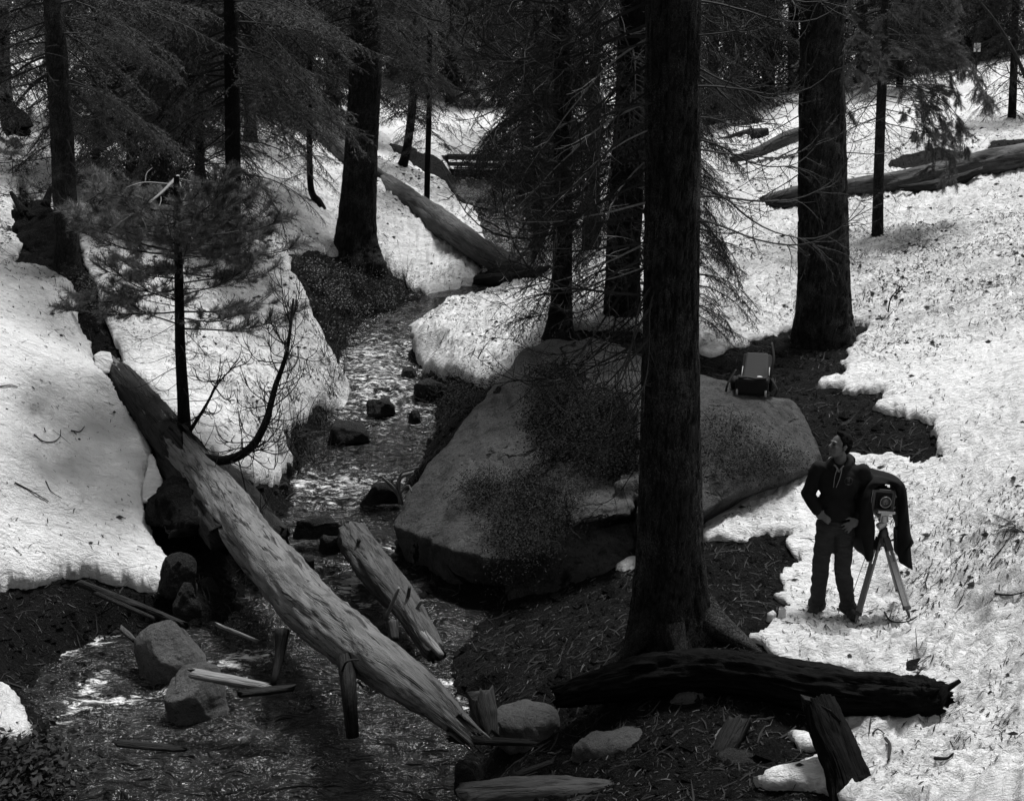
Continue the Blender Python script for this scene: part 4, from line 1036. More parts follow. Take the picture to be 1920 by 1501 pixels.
# --- background firs: (px base, py base, d, width px, foliage bottom py, label)
BGT = [
 (200,250,31,44,235,'dark tree with drooping boughs between the two left trunks','far'),
 (300,230,36,34,225,'bushy dark tree above the top of the young pine','far'),
 (245,330,25,18,325,'slim tree with low boughs reaching the snow right of the leftmost tall trunk','droop'),
 (375,330,25,18,330,'slim tree with low boughs just left of the trunk behind the young pine','fir'),
 (305,360,24,14,350,'thin tree whose boughs hang behind the snapped top of the young pine','droop'),
 (180,330,26,14,320,'thin bushy tree close behind the leftmost tall trunk','fir'),
 (500,200,42,50,120,'very broad shadowed trunk at the upper end of the long fallen trunk','fir'),
 (560,170,46,26,150,'bushy tree right of the very broad shadowed trunk','far'),
 (620,240,44,26,170,'dark tree left of the stout sunlit trunk','far'),
 (735,150,60,22,120,'distant tree in the bright gap right of the stout trunk','thin'),
 (845,215,55,22,175,'distant bushy tree beyond the footbridge','far'),
  (1030,290,44,24,250,'dark tree standing past the right end of the footbridge','fardark'),
 (985,330,38,20,285,'dark low-boughed tree beside the right end of the footbridge','dark'),
 (1000,180,58,30,200,'distant dark tree high above the footbridge','fardark'),
 (1110,420,27,28,400,'dark tree filling the gap left of the huge trunk','dark'),
 (1010,400,29,18,380,'slim dark tree left of the slim trunk on the tongue','dark'),
 (1225,400,31,34,330,'dark tree hidden behind the huge middle trunk','dark'),
 (1335,235,46,22,215,'dark fir just right of the huge trunk at the treeline','fardark'),
 (1385,205,50,26,195,'treeline fir second to the right of the huge trunk','fardark'),
 (1440,185,54,24,175,'treeline fir left of the second largest trunk','fardark'),
 (1490,175,56,22,165,'treeline fir whose crown meets the second largest trunk','fardark'),
 (1615,160,56,20,150,'treeline fir in the gap between second trunk and lone slim trunk','fardark'),
 (1665,150,60,20,140,'treeline fir directly behind the lone slim trunk','fardark'),
 (1730,138,62,22,132,'treeline fir right of the lone slim trunk','fardark'),
 (1775,130,64,20,126,'bushy treeline fir further right of the lone slim trunk','fardark'),
 (1806,126,68,18,118,'treeline fir left of the small white sign','fardark'),
 (1862,126,64,20,118,'treeline fir right of the small white sign','fardark'),
 (1935,118,62,20,112,'treeline fir at the top right corner','fardark'),
 (60,110,44,30,100,'distant tree near the upper left corner','far'),
 (150,110,46,28,105,'distant tree above the left trunk','far'),
 (400,130,48,34,110,'distant tree above the young pine','far'),
 (470,260,33,22,200,'dark bushy tree just right of the trunk behind the young pine','fir'),
 (690,140,56,26,110,'distant tree behind the top of the stout sunlit trunk','far'),
 (800,150,64,22,140,'far bushy tree in the middle of the bright gap above the bridge','far'),
 (880,150,66,22,150,'far bushy tree at the right of the bright gap above the bridge','far'),
]
for i, (px, py, d, w, fb, lab, kd) in enumerate(BGT):
    t = Tree(lab, [(px,py,w),(px + rnd.uniform(-3,3),py - 120,w * .9),(px + rnd.uniform(-6,6),py - 300,w * .7)], d, 'fir_tree', 'bark_black', 4, 1.3, 16, 50, 300 + i, sink=.6)
    far = kd in ('far', 'fardark'); n = 58 if kd == 'far' else 62; Lb = d * (.082 if far else .085)
    t.fill([kd, kd, 'dark'] if kd in ('fir', 'far', 'droop') else [kd, kd, 'thin'] if kd != 'dark' else ['dark', 'dark', 'moss'], min(py - 420, -60), fb, n, Lb * .85, Lb, (-.55, .0))
# small fir whose sprays show right of the huge trunk
T20 = Tree('low fir with tiered sprays just right of and behind the huge trunk', [(1290,640,20),(1292,450,18),(1296,250,14),(1300,60,9)], 17.4, 'young_fir', 'bark_black', 1, 1.2, 16, 60, 41)
T20.fill('dark', 120, 600, 46, .9, 1.25, (-.5, .0), (-1.0, 1.0))
# --- young pine with a broken top
YP = Tree('young pine with long needles and a snapped top, growing behind the pale log', [(346,826,26),(344,760,22),(338,650,19),(335,500,16),(332,400,13),(331,330,10)], 15.4, 'young_pine', 'bark_black', 0, 1.25, 24, 90, 51, .05)
YP.fill('pine', 365, 480, 28, 1.0, 1.4, (-.35, .15))
YP.fill('pine', 440, 620, 22, 1.35, 1.5, (-.35, .2))
YP.fill('dead', 480, 790, 30, 1.1, .75, (-.5, .1))
for a, m_, b, r in [((334,330,15.3),(290,372,15.0),(205,432,14.7),.022),((318,345,15.2),(270,342,15.0),(235,352,14.9),.012),((334,335,15.2),(380,342,15.0),(455,328,14.8),.013),((285,378,15.0),(262,398,14.9),(222,405,14.8),.010),((258,393,14.9),(272,420,14.9),(276,440,14.9),.008),
                    ((300,362,15.0),(302,375,15.0),(298,388,15.0),.008),((272,342,15.0),(275,325,15.0),(285,315,15.0),.008),((400,338,14.9),(404,330,14.9),(402,322,14.9),.006),((334,332,15.2),(340,350,15.1),(348,356,15.0),.010),
                    ((360,340,15.1),(345,372,15.0),(330,385,15.0),.007),((225,420,14.8),(200,440,14.7),(185,462,14.7),.008),((380,440,15.0),(420,437,14.9),(448,432,14.8),.008)]:
    a, m_, b = [(q[0], q[1], 15.3 - min(1.25, math.hypot(q[0] - 334, q[1] - 330) / 70)) for q in (a, m_, b)]
    mb = MB(); mb.tube(bezpts([U(*a), U(*m_), U(*b)], 12) - YP.base, np.linspace(r, r * .35, 12), 6, 0, True, .3, 2); build(mb, 'snapped_top', ['twig_pale'], YP.e)
# --- curved bare sapling
def bare(label, pts, r, n_tw, seed, tw_len=.6, name='bare_sapling', mat='bark_black', rng_t=(.25, .98)):
    P = bezpts([U(*p) for p in pts], 60); g = np.random.default_rng(seed)
    e = empty(name, tuple(P[0]), label, 'sapling')
    mb = MB(); mb.tube(P - P[0], np.linspace(r, r * .18, 60), 10, 0, True, .2, seed); build(mb, 'trunk', [mat], e)
    for i in range(n_tw):
        t = g.uniform(*rng_t); j = int(t * 58); p = P[j]; d0 = P[j + 1] - P[j]; d0 /= np.linalg.norm(d0)
        d = d0 * .9 + g.normal(size=3) * np.array((.9, .6, .5)) + np.array((.0, 0, -.2))
        ts = TwigSet(); ln = tw_len * g.uniform(.4, 1.1) * (1.15 - t * .7)
        q = curve_pts(p - P[0], d, ln, 8, .9, g, .06, 2.0); ts.line(q, .010, .0035)
        for _ in range(5):
            k = g.integers(1, 7); q2 = curve_pts(q[k], (q[k + 1] - q[k]) / .1 + g.normal(size=3) * .5, ln * g.uniform(.25, .6), 6, .5, g, .08, 1.6); ts.line(q2, .006, .0025)
        link('twig', branch_mesh('twig', ts, [], 0, 0, 1, ['twig_dark', 'twig_dark'], g), e)
    return e
bare('bare sapling sweeping in a wide curve from under the pale log up to the right', [(352,840,15.2),(378,858,14.7),(425,862,14.4),(470,838,14.3),(498,790,14.3),(516,725,14.4),(535,670,14.4),(545,610,14.4),(550,560,14.5)], .075, 44, 61, 1.15)
bare('thin bare stem forking from the foot of the young pine', [(352,815,15.2),(385,762,15.0),(412,715,15.0),(455,672,14.9)], .026, 12, 62, .7)
for i, (px, py, d, lab) in enumerate([(1180,0,0,''),]): pass
bare('small leafless seedling poking out of the snow right of the second largest trunk', [(1665,585,16.5),(1670,560,16.5),(1680,545,16.5),(1684,528,16.5)], .012, 5, 63, .35)
bare('pale leafless shrub at the top right corner', [(1960,330,20),(1935,180,20),(1880,60,20),(1800,-40,20)], .05, 20, 64, 1.4, mat='twig_mid')
# ------------------------------------------------------------------ person
from mathutils.bvhtree import BVHTree
simple('skin', .085, .55, .15, 12, spec=.4); simple('hair', .006, .9, .4, 60, spec=.03); simple('hoodie_cloth', .009, .95, .25, 14, .004, spec=.15)
m, nt, b = newmat('denim'); v = coords(nt, (1, 1, 3)); n1 = noise(nt, v, 9, 5, .6, .8); n2 = noise(nt, coords(nt), 150, 3)
setcol(nt, b, ramp(nt, mth(nt, 'ADD', mth(nt, 'MULTIPLY', n1, .8), mth(nt, 'MULTIPLY', n2, .2)), [(.35, .011), (.7, .034)])); b.inputs['Roughness'].default_value = .9
bump(nt, b, n1, .8, .03)
simple('shoe', .02, .7, .4, 20); simple('cord', .16, .7, .1); simple('shirt', .12, .8, .5, 60); simple('belt', .022, .6, .5, 60)
simple('black_cloth', .008, .95, .25, 8, .01, spec=.1); simple('metal', .32, .35, .1, 10, metal=.8); simple('dark_metal', .03, .45, .2, 20, spec=.5)
simple('lens_glass', .01, .06, .1, spec=.8); simple('tripod_wood', .17, .6, .22, 14, .003, sc3=(6, 6, .4)); simple('rubber', .012, .8)
simple('bag_black', .007, .8, .3, 40, spec=.2); simple('bag_panel', .020, .8, .12, 60, .002); simple('white_plastic', .75, .5, .05); simple('pale_plastic', .25, .5, .1)
simple('sign_white', .55, .6, .06); simple('sign_print', .08, .7, .2)
def ell(mb, c, r, rot=None, seg=20, rings=12):
    M = rot if rot is not None else Matrix.Identity(3); vs = []; fs = []
    for i in range(rings + 1):
        th = math.pi * i / rings
        for j in range(seg):
            ph = 2 * math.pi * j / seg
            vs.append(Vector(c) + M @ Vector((r[0] * math.sin(th) * math.cos(ph), r[1] * math.sin(th) * math.sin(ph), r[2] * math.cos(th))))
    for i in range(rings):
        for j in range(seg):
            k = (j + 1) % seg; fs.append((i * seg + j, (i + 1) * seg + j, (i + 1) * seg + k, i * seg + k))
    mb.add(vs, fs)
def cap(mb, a, b, ra, rb, seg=16):
    a = np.array(a, float); b = np.array(b, float); d = b - a; L_ = np.linalg.norm(d); d /= L_
    pts = []; rr = []
    for t in np.linspace(-1, 0, 5): pts.append(a + d * ra * (t + .0) * .999); rr.append(ra * math.sqrt(max(1e-4, 1 - t * t)))
    for t in (.33, .66): pts.append(a + d * L_ * t); rr.append(ra + (rb - ra) * t)
    for t in np.linspace(0, 1, 5): pts.append(b + d * rb * t * .999); rr.append(rb * math.sqrt(max(1e-4, 1 - t * t)))
    mb.tube(pts, rr, seg, 0, True)
def chain(mb, pts, rads):
    for i in range(len(pts) - 1): cap(mb, pts[i], pts[i + 1], rads[i], rads[i + 1])
PB = seat(1557, 1150); PERS = empty('person', PB, 'man in dark hooded sweatshirt and jeans, hand on hip, looking up left', 'person')
PS = 1.0
# head frame: looks to picture left, a little up and a little towards the camera
hf = Vector((-.80, -.56, .24)).normalized(); hr = hf.cross(Vector((0, 0, 1))).normalized(); hu = hr.cross(hf).normalized()
HM = Matrix((hr, hf, hu)).transposed()         # local x = his right side, y = forward, z = up
HC = Vector((-.012, -.012, 1.665))
def H(x, y, z): return HC + HM @ Vector((x, y, z))
mb = MB()
ell(mb, (0, 0, .93), (.155, .105, .12)); ell(mb, (0, 0, 1.1), (.14, .095, .17)); ell(mb, (.01, 0, 1.32), (.165, .11, .18))
cap(mb, (-.14, 0, 1.425), (.165, 0, 1.425), .045, .045); chain(mb, [(.02, .02, 1.45), (.006, .008, 1.54), H(0, -.025, -.04)], [.066, .056, .055])
ell(mb, H(0, -.015, .03), (.074, .095, .09), HM); ell(mb, H(0, .02, -.02), (.058, .07, .095), HM)      # cranium, face
ell(mb, H(0, .052, -.088), (.032, .03, .022), HM)                                                      # chin
cap(mb, H(-.052, -.01, -.055), H(-.018, .055, -.092), .02, .017); cap(mb, H(.052, -.01, -.055), H(.018, .055, -.092), .02, .017)   # jaw
cap(mb, H(0, .088, .012), H(0, .110, -.020), .008, .0125); ell(mb, H(0, .104, -.026), (.017, .011, .009), HM)  # nose
cap(mb, H(-.035, .080, .026), H(.035, .080, .026), .011, .011)                                         # brow
cap(mb, H(-.020, .081, -.052), H(.020, .081, -.052), .0075, .0075); cap(mb, H(-.016, .080, -.062), H(.016, .080, -.062), .0075, .0075)  # lips
for sx in (-1, 1):
    ell(mb, H(sx * .036, .066, -.012), (.020, .018, .016), HM)                                          # cheek
    ell(mb, H(sx * .074, -.012, -.002), (.010, .018, .032), HM)                                         # ear
# arms
EL, WL = (-.272, .03, 1.17), (-.185, -.125, 1.05); ER, WR = (.345, .055, 1.165), (.205, -.105, 1.005)
chain(mb, [(-.175, 0, 1.41), EL, WL], [.045, .040, .028]); chain(mb, [(.20, 0, 1.41), ER, WR], [.045, .040, .028])
# hand in pocket (palm and five fingers)
ell(mb, (-.150, -.140, 1.02), (.045, .018, .045)); 
for i, (dx, ln) in enumerate([(-.03, .07), (-.01, .08), (.012, .076), (.03, .06)]):
    a = Vector((-.125 + i * .0, -.145, 1.035 - i * .019)); cap(mb, a, a + Vector((ln * .5, -.004, -.02)), .0095, .009); cap(mb, a + Vector((ln * .5, -.004, -.02)), a + Vector((ln * .9, .004, -.04)), .009, .0075)
cap(mb, (-.165, -.135, 1.04), (-.125, -.155, 1.065), .011, .009)
# hand on the hip
pc = Vector((.158, -.145, .965)); pd = Vector((-.75, -.12, -.55)).normalized(); pw = Vector((.45, -.25, -.75)).normalized(); pw = (pw - pd * pw.dot(pd)).normalized(); pn = pd.cross(pw)
PM = Matrix((pd, pw, pn)).transposed()
cap(mb, WR, pc - pd * .03, .027, .026); ell(mb, pc, (.05, .042, .016), PM)
for i, (o_, ln, sp) in enumerate([(-.030, .070, -.22), (-.010, .080, -.05), (.011, .074, .08), (.029, .058, .26)]):
    a = pc + pd * .040 + pw * o_; d1 = (pd + pw * sp + Vector((0, .05, 0))).normalized(); k = a + d1 * ln * .5; d2 = (d1 + Vector((.02, .35, -.25))).normalized()
    cap(mb, a, k, .0105, .0095); cap(mb, k, k + d2 * ln * .5, .0095, .0075)
cap(mb, pc - pd * .02 - pw * .03, pc + pd * .01 - pw * .062, .013, .011); cap(mb, pc + pd * .01 - pw * .062, pc + pd * .04 - pw * .07, .011, .009)
# legs
HL, KL, AL = (-.085, 0, .88), (-.118, -.035, .50), (-.128, .02, .10); HR_, KR, AR = (.085, 0, .88), (.082, -.07, .50), (.160, .0, .10)
chain(mb, [HL, KL, AL], [.085, .058, .042]); chain(mb, [HR_, KR, AR], [.085, .058, .042])
for Af, dx in ((AL, -.05), (AR, .05)): cap(mb, (Af[0], Af[1] + .02, .045), (Af[0] + dx, Af[1] - .15, .035), .034, .028); chain(mb, [Af, (Af[0], Af[1] + .01, .05)], [.04, .036])
me = voxelize(mb.mesh('body', ['skin']), .0062, 2); me.materials.clear(); me.materials.append(MATS['skin']); link('body', me, PERS)
def cloth(mb, name, mat, vox=.011, sm=6, wr=.006, sc=(8, 22), seed=1):
    me = voxelize(mb.mesh(name, [mat]), vox, sm); n = len(me.vertices)
    P = np.empty(n * 3); me.vertices.foreach_get('co', P); P = P.reshape(-1, 3); Nn = np.empty(n * 3); me.vertices.foreach_get('normal', Nn); Nn = Nn.reshape(-1, 3)
    q = fbm(P[:, 0] * sc[0] + P[:, 1] * 5, P[:, 2] * sc[1] + P[:, 0] * 9, 3, seed); P = P + Nn * (wr * q)[:, None]
    me.vertices.foreach_set('co', P.ravel()); me.materials.clear(); me.materials.append(MATS[mat]); me.update(); return link(name, me, PERS)
mb = MB()
ell(mb, (.01, 0, 1.31), (.20, .142, .20)); ell(mb, (0, 0, 1.09), (.185, .138, .17)); ell(mb, (0, 0, 1.0), (.188, .136, .095))
cap(mb, (-.145, 0, 1.425), (.17, 0, 1.425), .070, .070)
chain(mb, [(-.19, 0, 1.43), EL, WL], [.078, .066, .050]); chain(mb, [(.215, 0, 1.43), ER, WR], [.080, .068, .050])
ell(mb, (.0, -.118, 1.04), (.125, .035, .085))
ell(mb, (.055, .085, 1.50), (.10, .07, .085)); chain(mb, [(-.055, -.085, 1.475), (-.085, .0, 1.50), (-.03, .08, 1.53), (.06, .08, 1.54), (.10, .0, 1.51), (.045, -.09, 1.475)], [.028, .036, .042, .045, .04, .028])
cloth(mb, 'sweatshirt', 'hoodie_cloth', .011, 5, .010, (7, 16), 5)
mb = MB(); ell(mb, (0, 0, .90), (.172, .125, .11))
chain(mb, [HL, KL, AL], [.102, .080, .072]); chain(mb, [HR_, KR, AR], [.102, .080, .072])
for Af in (AL, AR): cap(mb, (Af[0] - .01, Af[1], .085), (Af[0] + .01, Af[1] - .01, .075), .078, .078)
cloth(mb, 'jeans', 'denim', .010, 4, .012, (6, 17), 9)
for Af, dx in ((AL, -.055), (AR, .055)):
    mb = MB(); cap(mb, (Af[0], Af[1] + .035, .045), (Af[0] + dx, Af[1] - .165, .035), .047, .042); cap(mb, (Af[0] + dx * .5, Af[1] - .08, .05), (Af[0] + dx, Af[1] - .15, .035), .05, .045)
    cloth(mb, 'shoe', 'shoe', .008, 2, .002)
mb = MB(); ell(mb, H(0, -.030, .052), (.082, .094, .082), HM); ell(mb, H(0, -.062, .0), (.074, .058, .075), HM)
cap(mb, H(-.072, .012, .03), H(-.074, .012, -.01), .010, .006); cap(mb, H(.072, .012, .03), H(.074, .012, -.01), .010, .006)
cap(mb, H(-.03, .03, .118), H(.03, .02, .12), .018, .018); cloth(mb, 'hair', 'hair', .007, 2, .010, (40, 40), 3)
for sx in (-1, 1):
    mb = MB(); ell(mb, H(sx * .031, .0865, .006), (.0105, .006, .0052), HM, 10, 6); build(mb, 'eye', ['hair'], PERS)
    mb = MB(); cap(mb, H(sx * .020, .0925, .030), H(sx * .046, .083, .031), .0035, .0025, 6); build(mb, 'eyebrow', ['hair'], PERS)
for pts in ([(-.020, -.118, 1.475), (-.040, -.152, 1.40), (-.046, -.156, 1.30)], [(.022, -.118, 1.475), (.008, -.155, 1.40), (-.022, -.158, 1.30)]):
    mb = MB(); mb.tube(bezpts(pts, 12), .0035, 6, 0); build(mb, 'drawstring', ['cord'], PERS)
mb = MB(); mb.tube(bezpts([(-.050, -.085, 1.50), (-.022, -.112, 1.475), (-.005, -.118, 1.44)], 8), .012, 8, 0, squash=.5); mb.tube(bezpts([(.035, -.095, 1.50), (.01, -.118, 1.47), (-.002, -.120, 1.44)], 8), .010, 8, 0, squash=.5); build(mb, 'collar', ['shirt'], PERS)
# round emblem on the chest: ring with a small crest
ec = Vector((.088, -.143, 1.365)); mb = MB(); th = np.linspace(0, 2 * math.pi, 25)
mb.tube([(ec.x + .036 * math.cos(t), ec.y + .10 * (.036 * math.cos(t)) , ec.z + .036 * math.sin(t)) for t in th], .0018, 5, 0, False)
mb.tube([(ec.x + .026 * math.cos(t), ec.y + .003 * math.cos(t), ec.z + .026 * math.sin(t)) for t in th], .0009, 5, 0, False)
for x0, z0, w_, h_ in ((0, .006, .020, .018), (-.006, -.008, .005, .014), (.006, -.008, .005, .014), (0, .018, .010, .006)): mb.box(ec + Vector((x0, -.001, z0)), (w_, .002, h_))
build(mb, 'chest_emblem', ['belt'], PERS, smooth=False)
mb = MB(); mb.tube([(.170 * math.cos(t), .126 * math.sin(t), .905) for t in np.linspace(math.pi * .98, math.pi * 2.02, 22)], .006, 6, 0, False, squash=1.4); build(mb, 'belt', ['belt'], PERS)
_dd = PB.y / (CP - (812 - CY) / F_PX * SP); _s = (U(0, 812, _dd)[2] - PB.z) / 1.785; print('person scale', _s); PERS.rotation_euler = (0, 0, R(-14)); PERS.scale = (_s * .99, _s * .97, _s)

# ------------------------------------------------------------------ tripod, view camera, dark cloth
fF = seat(1603, 1171, .02); fR = seat(1707, 1157, .02); fB = seat(1690, 1119, .02)
cen = (fF + fR + fB) / 3
dA_ = (cen.y + .0) ; dap = (dA_) / (CP - (1010 - CY) / F_PX * SP); APX = UV(1656, 1008, dap)
TR = empty('tripod', Vector((cen.x, cen.y, min(fF.z, fR.z, fB.z))), 'pale wooden tripod with black joints standing on the snow beside the man', 'tripod')
def T_(o): return child(o, TR)
for fi, (ft, sx) in enumerate(((fF, -1), (fR, 1), (fB, .4))):
    d = (ft - APX); topp = APX + Vector((d.x, d.y, 0)).normalized() * .045; side = d.normalized().cross(Vector((0, 0, 1))).normalized(); dn = (ft - topp).normalized(); nn = side.cross(dn)
    L_ = (ft - topp).length
    e = bpy.data.objects.new('leg', None)
    mb = MB()
    M3 = Matrix((side, nn, dn)).transposed()
    for s2 in (-1, 1): mb.box(topp + dn * L_ * .44 + side * s2 * .030 + side * s2 * -.006, (.018, .022, L_ * .80), M3)
    mb.box(topp + dn * L_ * .60, (.030, .016, L_ * .62), M3, 0)
    leg = T_(build(mb, 'leg', ['tripod_wood'], smooth=False, bevel=.002))
    mb = MB(); mb.box(topp + dn * L_ * .86, (.066, .036, .035), M3); sb = build(mb, 'clamp', ['dark_metal'], leg, smooth=False, bevel=.003); 
    mb = MB(); mb.box(topp + dn * .05, (.066, .040, .12), M3); build(mb, 'bracket', ['dark_metal'], leg, smooth=False, bevel=.004)
    mb = MB(); mb.tube([topp + dn * L_ * .875, topp + dn * L_ * .93, ft + dn * .02], [.017, .014, .003], 8, 0); build(mb, 'spike', ['tripod_wood' if fi == 0 else 'dark_metal'], leg)
for o in TR.children:
    for c in o.children: c.matrix_parent_inverse = Matrix.Identity(4)
mb = MB(); mb.tube([APX + Vector((0, 0, -.07)), APX + Vector((0, 0, .0)), APX + Vector((0, 0, .05)), APX + Vector((0, 0, .10))], [.05, .055, .042, .03], 14, 0); T_(build(mb, 'crown', ['dark_metal']))
mb = MB(); mb.tube([APX + Vector((.06, -.02, -.02)), APX + Vector((.11, -.03, .0))], [.008, .014], 8, 0); T_(build(mb, 'knob', ['dark_metal']))
hd = APX + Vector((-.02, -.03, .14))
mb = MB(); mb.tube([hd + Vector((-.05, -.02, -.02)), hd + Vector((.02, 0, .015))], [.034, .034], 12, 0); mb.box(hd + Vector((0, 0, .07)), (.075, .06, .09), Euler((0, .1, 0)).to_matrix()); mb.box(hd + Vector((0.01, 0, .125)), (.16, .10, .025), Euler((0, .08, 0)).to_matrix()); mb.tube([hd + Vector((0, 0, .03)), hd + Vector((.0, 0, .09))], [.045, .04], 14, 0)
T_(build(mb, 'pan_head', ['metal'], smooth=False, bevel=.004))
mb = MB(); mb.tube([hd + Vector((-.02, -.02, .07)), hd + Vector((-.13, -.04, .075))], [.006, .005], 8, 0); ell(mb, hd + Vector((-.14, -.04, .076)), (.016, .012, .012)); T_(build(mb, 'handle', ['metal']))
# camera
vc = UV(1655, 938, dap - .05); tilt = Euler((0, R(4), R(4))).to_matrix()
VC = empty('view_camera', vc + Vector((0, 0, -.13)), 'large black bellows camera on the wooden tripod, facing the viewer from under its cloth', 'camera')
def V_(mbx, name, mat, sm=False, bv=.002): return child(build(mbx, name, [mat], smooth=sm, bevel=bv), VC)
def K(x, y, z): return vc + tilt @ Vector((x, y, z))
mb = MB(); mb.box(K(0, 0, 0), (.205, .03, .205), tilt); V_(mb, 'front_standard', 'dark_metal')
mb = MB(); mb.box(K(0, -.02, .0), (.150, .012, .155), tilt); V_(mb, 'lens_board', 'bag_black')
mb = MB(); mb.tube([K(0, -.02, .005), K(0, -.07, .005)], [.052, .048], 28, 0); ln_ = V_(mb, 'lens', 'dark_metal', True, 0)
mb = MB(); mb.tube([K(.050 * math.cos(t), -.072, .005 + .050 * math.sin(t)) for t in np.linspace(0, 2 * math.pi, 29)], .0035, 6, 0, False); o = build(mb, 'lens_ring', ['metal'], ln_)
mb = MB(); ell(mb, K(0, -.060, .005), (.044, .012, .044), tilt); build(mb, 'glass', ['lens_glass'], ln_)
for c in ln_.children: c.matrix_parent_inverse = Matrix.Identity(4)
mb = MB()
mb.tube([K(-.107, -.01, .10), K(-.111, -.01, -.10), K(-.10, -.01, -.115)], .0045, 6, 0); mb.tube([K(.107, -.01, .095), K(.105, -.01, -.115)], .0045, 6, 0)
mb.box(K(0, -.012, -.118), (.235, .012, .010), tilt); mb.tube([K(-.05, -.012, .108), K(.06, -.012, .106)], .0045, 6, 0)
V_(mb, 'metal_frame', 'metal')
for x, z in ((-.125, -.03), (.122, .05), (.122, -.055)):
    mb = MB(); mb.tube([K(x * .88, -.01, z), K(x, -.012, z)], [.011, .013], 10, 0); V_(mb, 'knob', 'metal', True, 0)
mb = MB(); mb.box(K(0, -.016, -.065), (.006, .008, .035), tilt); V_(mb, 'lever', 'metal')
mb = MB()
for i in range(10):
    mb.box(K(0, .03 + i * .028, 0), (.17 + (i % 2) * .02, .022, .17 + (i % 2) * .02), tilt)
V_(mb, 'bellows', 'bag_black', False, 0)
mb = MB(); mb.box(K(0, .34, 0), (.23, .06, .23), tilt); V_(mb, 'rear_standard', 'dark_metal')
mb = MB(); mb.box(K(0, .14, -.145), (.06, .44, .03), tilt); V_(mb, 'rail', 'metal')
mb = MB(); mb.tube(bezpts([K(-.06, -.04, -.10), K(-.09, -.08, -.25), K(-.13, -.10, -.50), K(-.19, -.10, -.80), K(-.20, -.08, -1.0)], 24), .003, 5, 0); V_(mb, 'cable', 'rubber', True, 0)
# cloth: folded sheet over the camera, front flaps to both sides
outer = [(1625,1052),(1613,1000),(1611,985),(1614,960),(1617,930),(1630,906),(1650,898),(1675,899),(1692,903),(1700,920),(1704,960),(1708,1000),(1714,1018),(1708,1022),(1712,1068)]
inner = [(1637,1048),(1638,1030),(1641,1000),(1640,975),(1634,945),(1635,922),(1648,911),(1662,908),(1676,913),(1682,930),(1684,960),(1683,1000),(1683,1030),(1686,1052),(1696,1060)]
nu = 90
Po = bezpts([(x, y, 0) for x, y in outer], nu); Pi = bezpts([(x, y, 0) for x, y in inner], nu)
Vs = []; nv1, nv2 = 7, 12
for j in range(nv1 + nv2):
    for i in range(nu):
        if j < nv1:
            t = j / (nv1 - 1); q = Pi[i] * (1 - t) + Po[i] * t
            p = U(q[0], q[1], dap - .10); p[1] += -.03 + .07 * (t - .5) ** 2 * 2 + .018 * math.sin(i * .55 + t * 5) * math.sin(t * 3.1)
        else:
            t = (j - nv1 + 1) / nv2; p = U(Po[i][0], Po[i][1], dap - .10)
            p[1] += -.015 + t * .52; p[2] += -.04 * t * (1 - abs(i / nu - .5) * 2) + .012 * math.sin(i * .35 + t * 7); p[0] += .008 * math.sin(i * .5 + t * 4) * min(1, t * 3)
        Vs.append(p)
nv = nv1 + nv2; Fs = [(j * nu + i, j * nu + i + 1, (j + 1) * nu + i + 1, (j + 1) * nu + i) for j in range(nv - 1) for i in range(nu - 1)]
mb = MB(); mb.add(Vs, Fs); cl = build(mb, 'dark_cloth', ['black_cloth']); sd = cl.modifiers.new('thick', 'SOLIDIFY'); sd.thickness = .006
tag(cl, 'black focusing cloth draped over the camera and hanging down on both sides', 'cloth')

# ------------------------------------------------------------------ things that need the boulder's surface
def bvh_of(o):
    me = o.data; return BVHTree.FromPolygons([v.co for v in me.vertices], [p.vertices[:] for p in me.polygons])
BB = bvh_of(boulder)
def ray(px, py, bv=BB):
    o = Vector((0, 0, CAMZ)); d = (UV(px, py, 1) - o).normalized(); return bv.ray_cast(o, d)
r_ = ray(1408, 744); bagp = r_[0] if r_[0] is not None else UV(1408, 746, 14.3)
BG = empty('backpack', bagp + Vector((0, .0, 0)), 'black wheeled camera backpack leaning open on top of the boulder right of the huge trunk', 'backpack', rz=R(-15))
def G_(mbx, name, mat, sm=False, bv=.01): return build(mbx, name, [mat], BG, smooth=sm, bevel=bv)
mb = MB(); mb.box((0, .16, .115), (.40, .30, .21)); G_(mb, 'base', 'bag_black', bv=.035)
pr = Euler((R(-50), 0, R(0))).to_matrix(); pc_ = Vector((.03, .32, .30))
mb = MB(); mb.box(pc_ + pr @ Vector((0, .06, 0)), (.36, .12, .50), pr); G_(mb, 'body', 'bag_black', bv=.04)
mb = MB(); mb.box(pc_ + pr @ Vector((0, -.008, .0)), (.31, .05, .46), pr)
mb.v = [tuple(pc_ + pr @ Vector(((q := pr.transposed() @ (Vector(v_) - pc_)).x * (1 - .55 * max(0, q.z)), q.y, q.z))) for v_ in mb.v]; G_(mb, 'back_panel', 'bag_panel', bv=.06)
for x0, x1 in ((-.08, -.115), (.02, -.03)):
    mb = MB(); mb.tube(bezpts([pc_ + pr @ Vector((x0, -.028, .22)), pc_ + pr @ Vector(((x0 + x1) / 2 + .02, -.028, 0)), pc_ + pr @ Vector((x1, -.028, -.22))], 10), .004, 6, 0); G_(mb, 'seam', 'bag_black', True, 0)
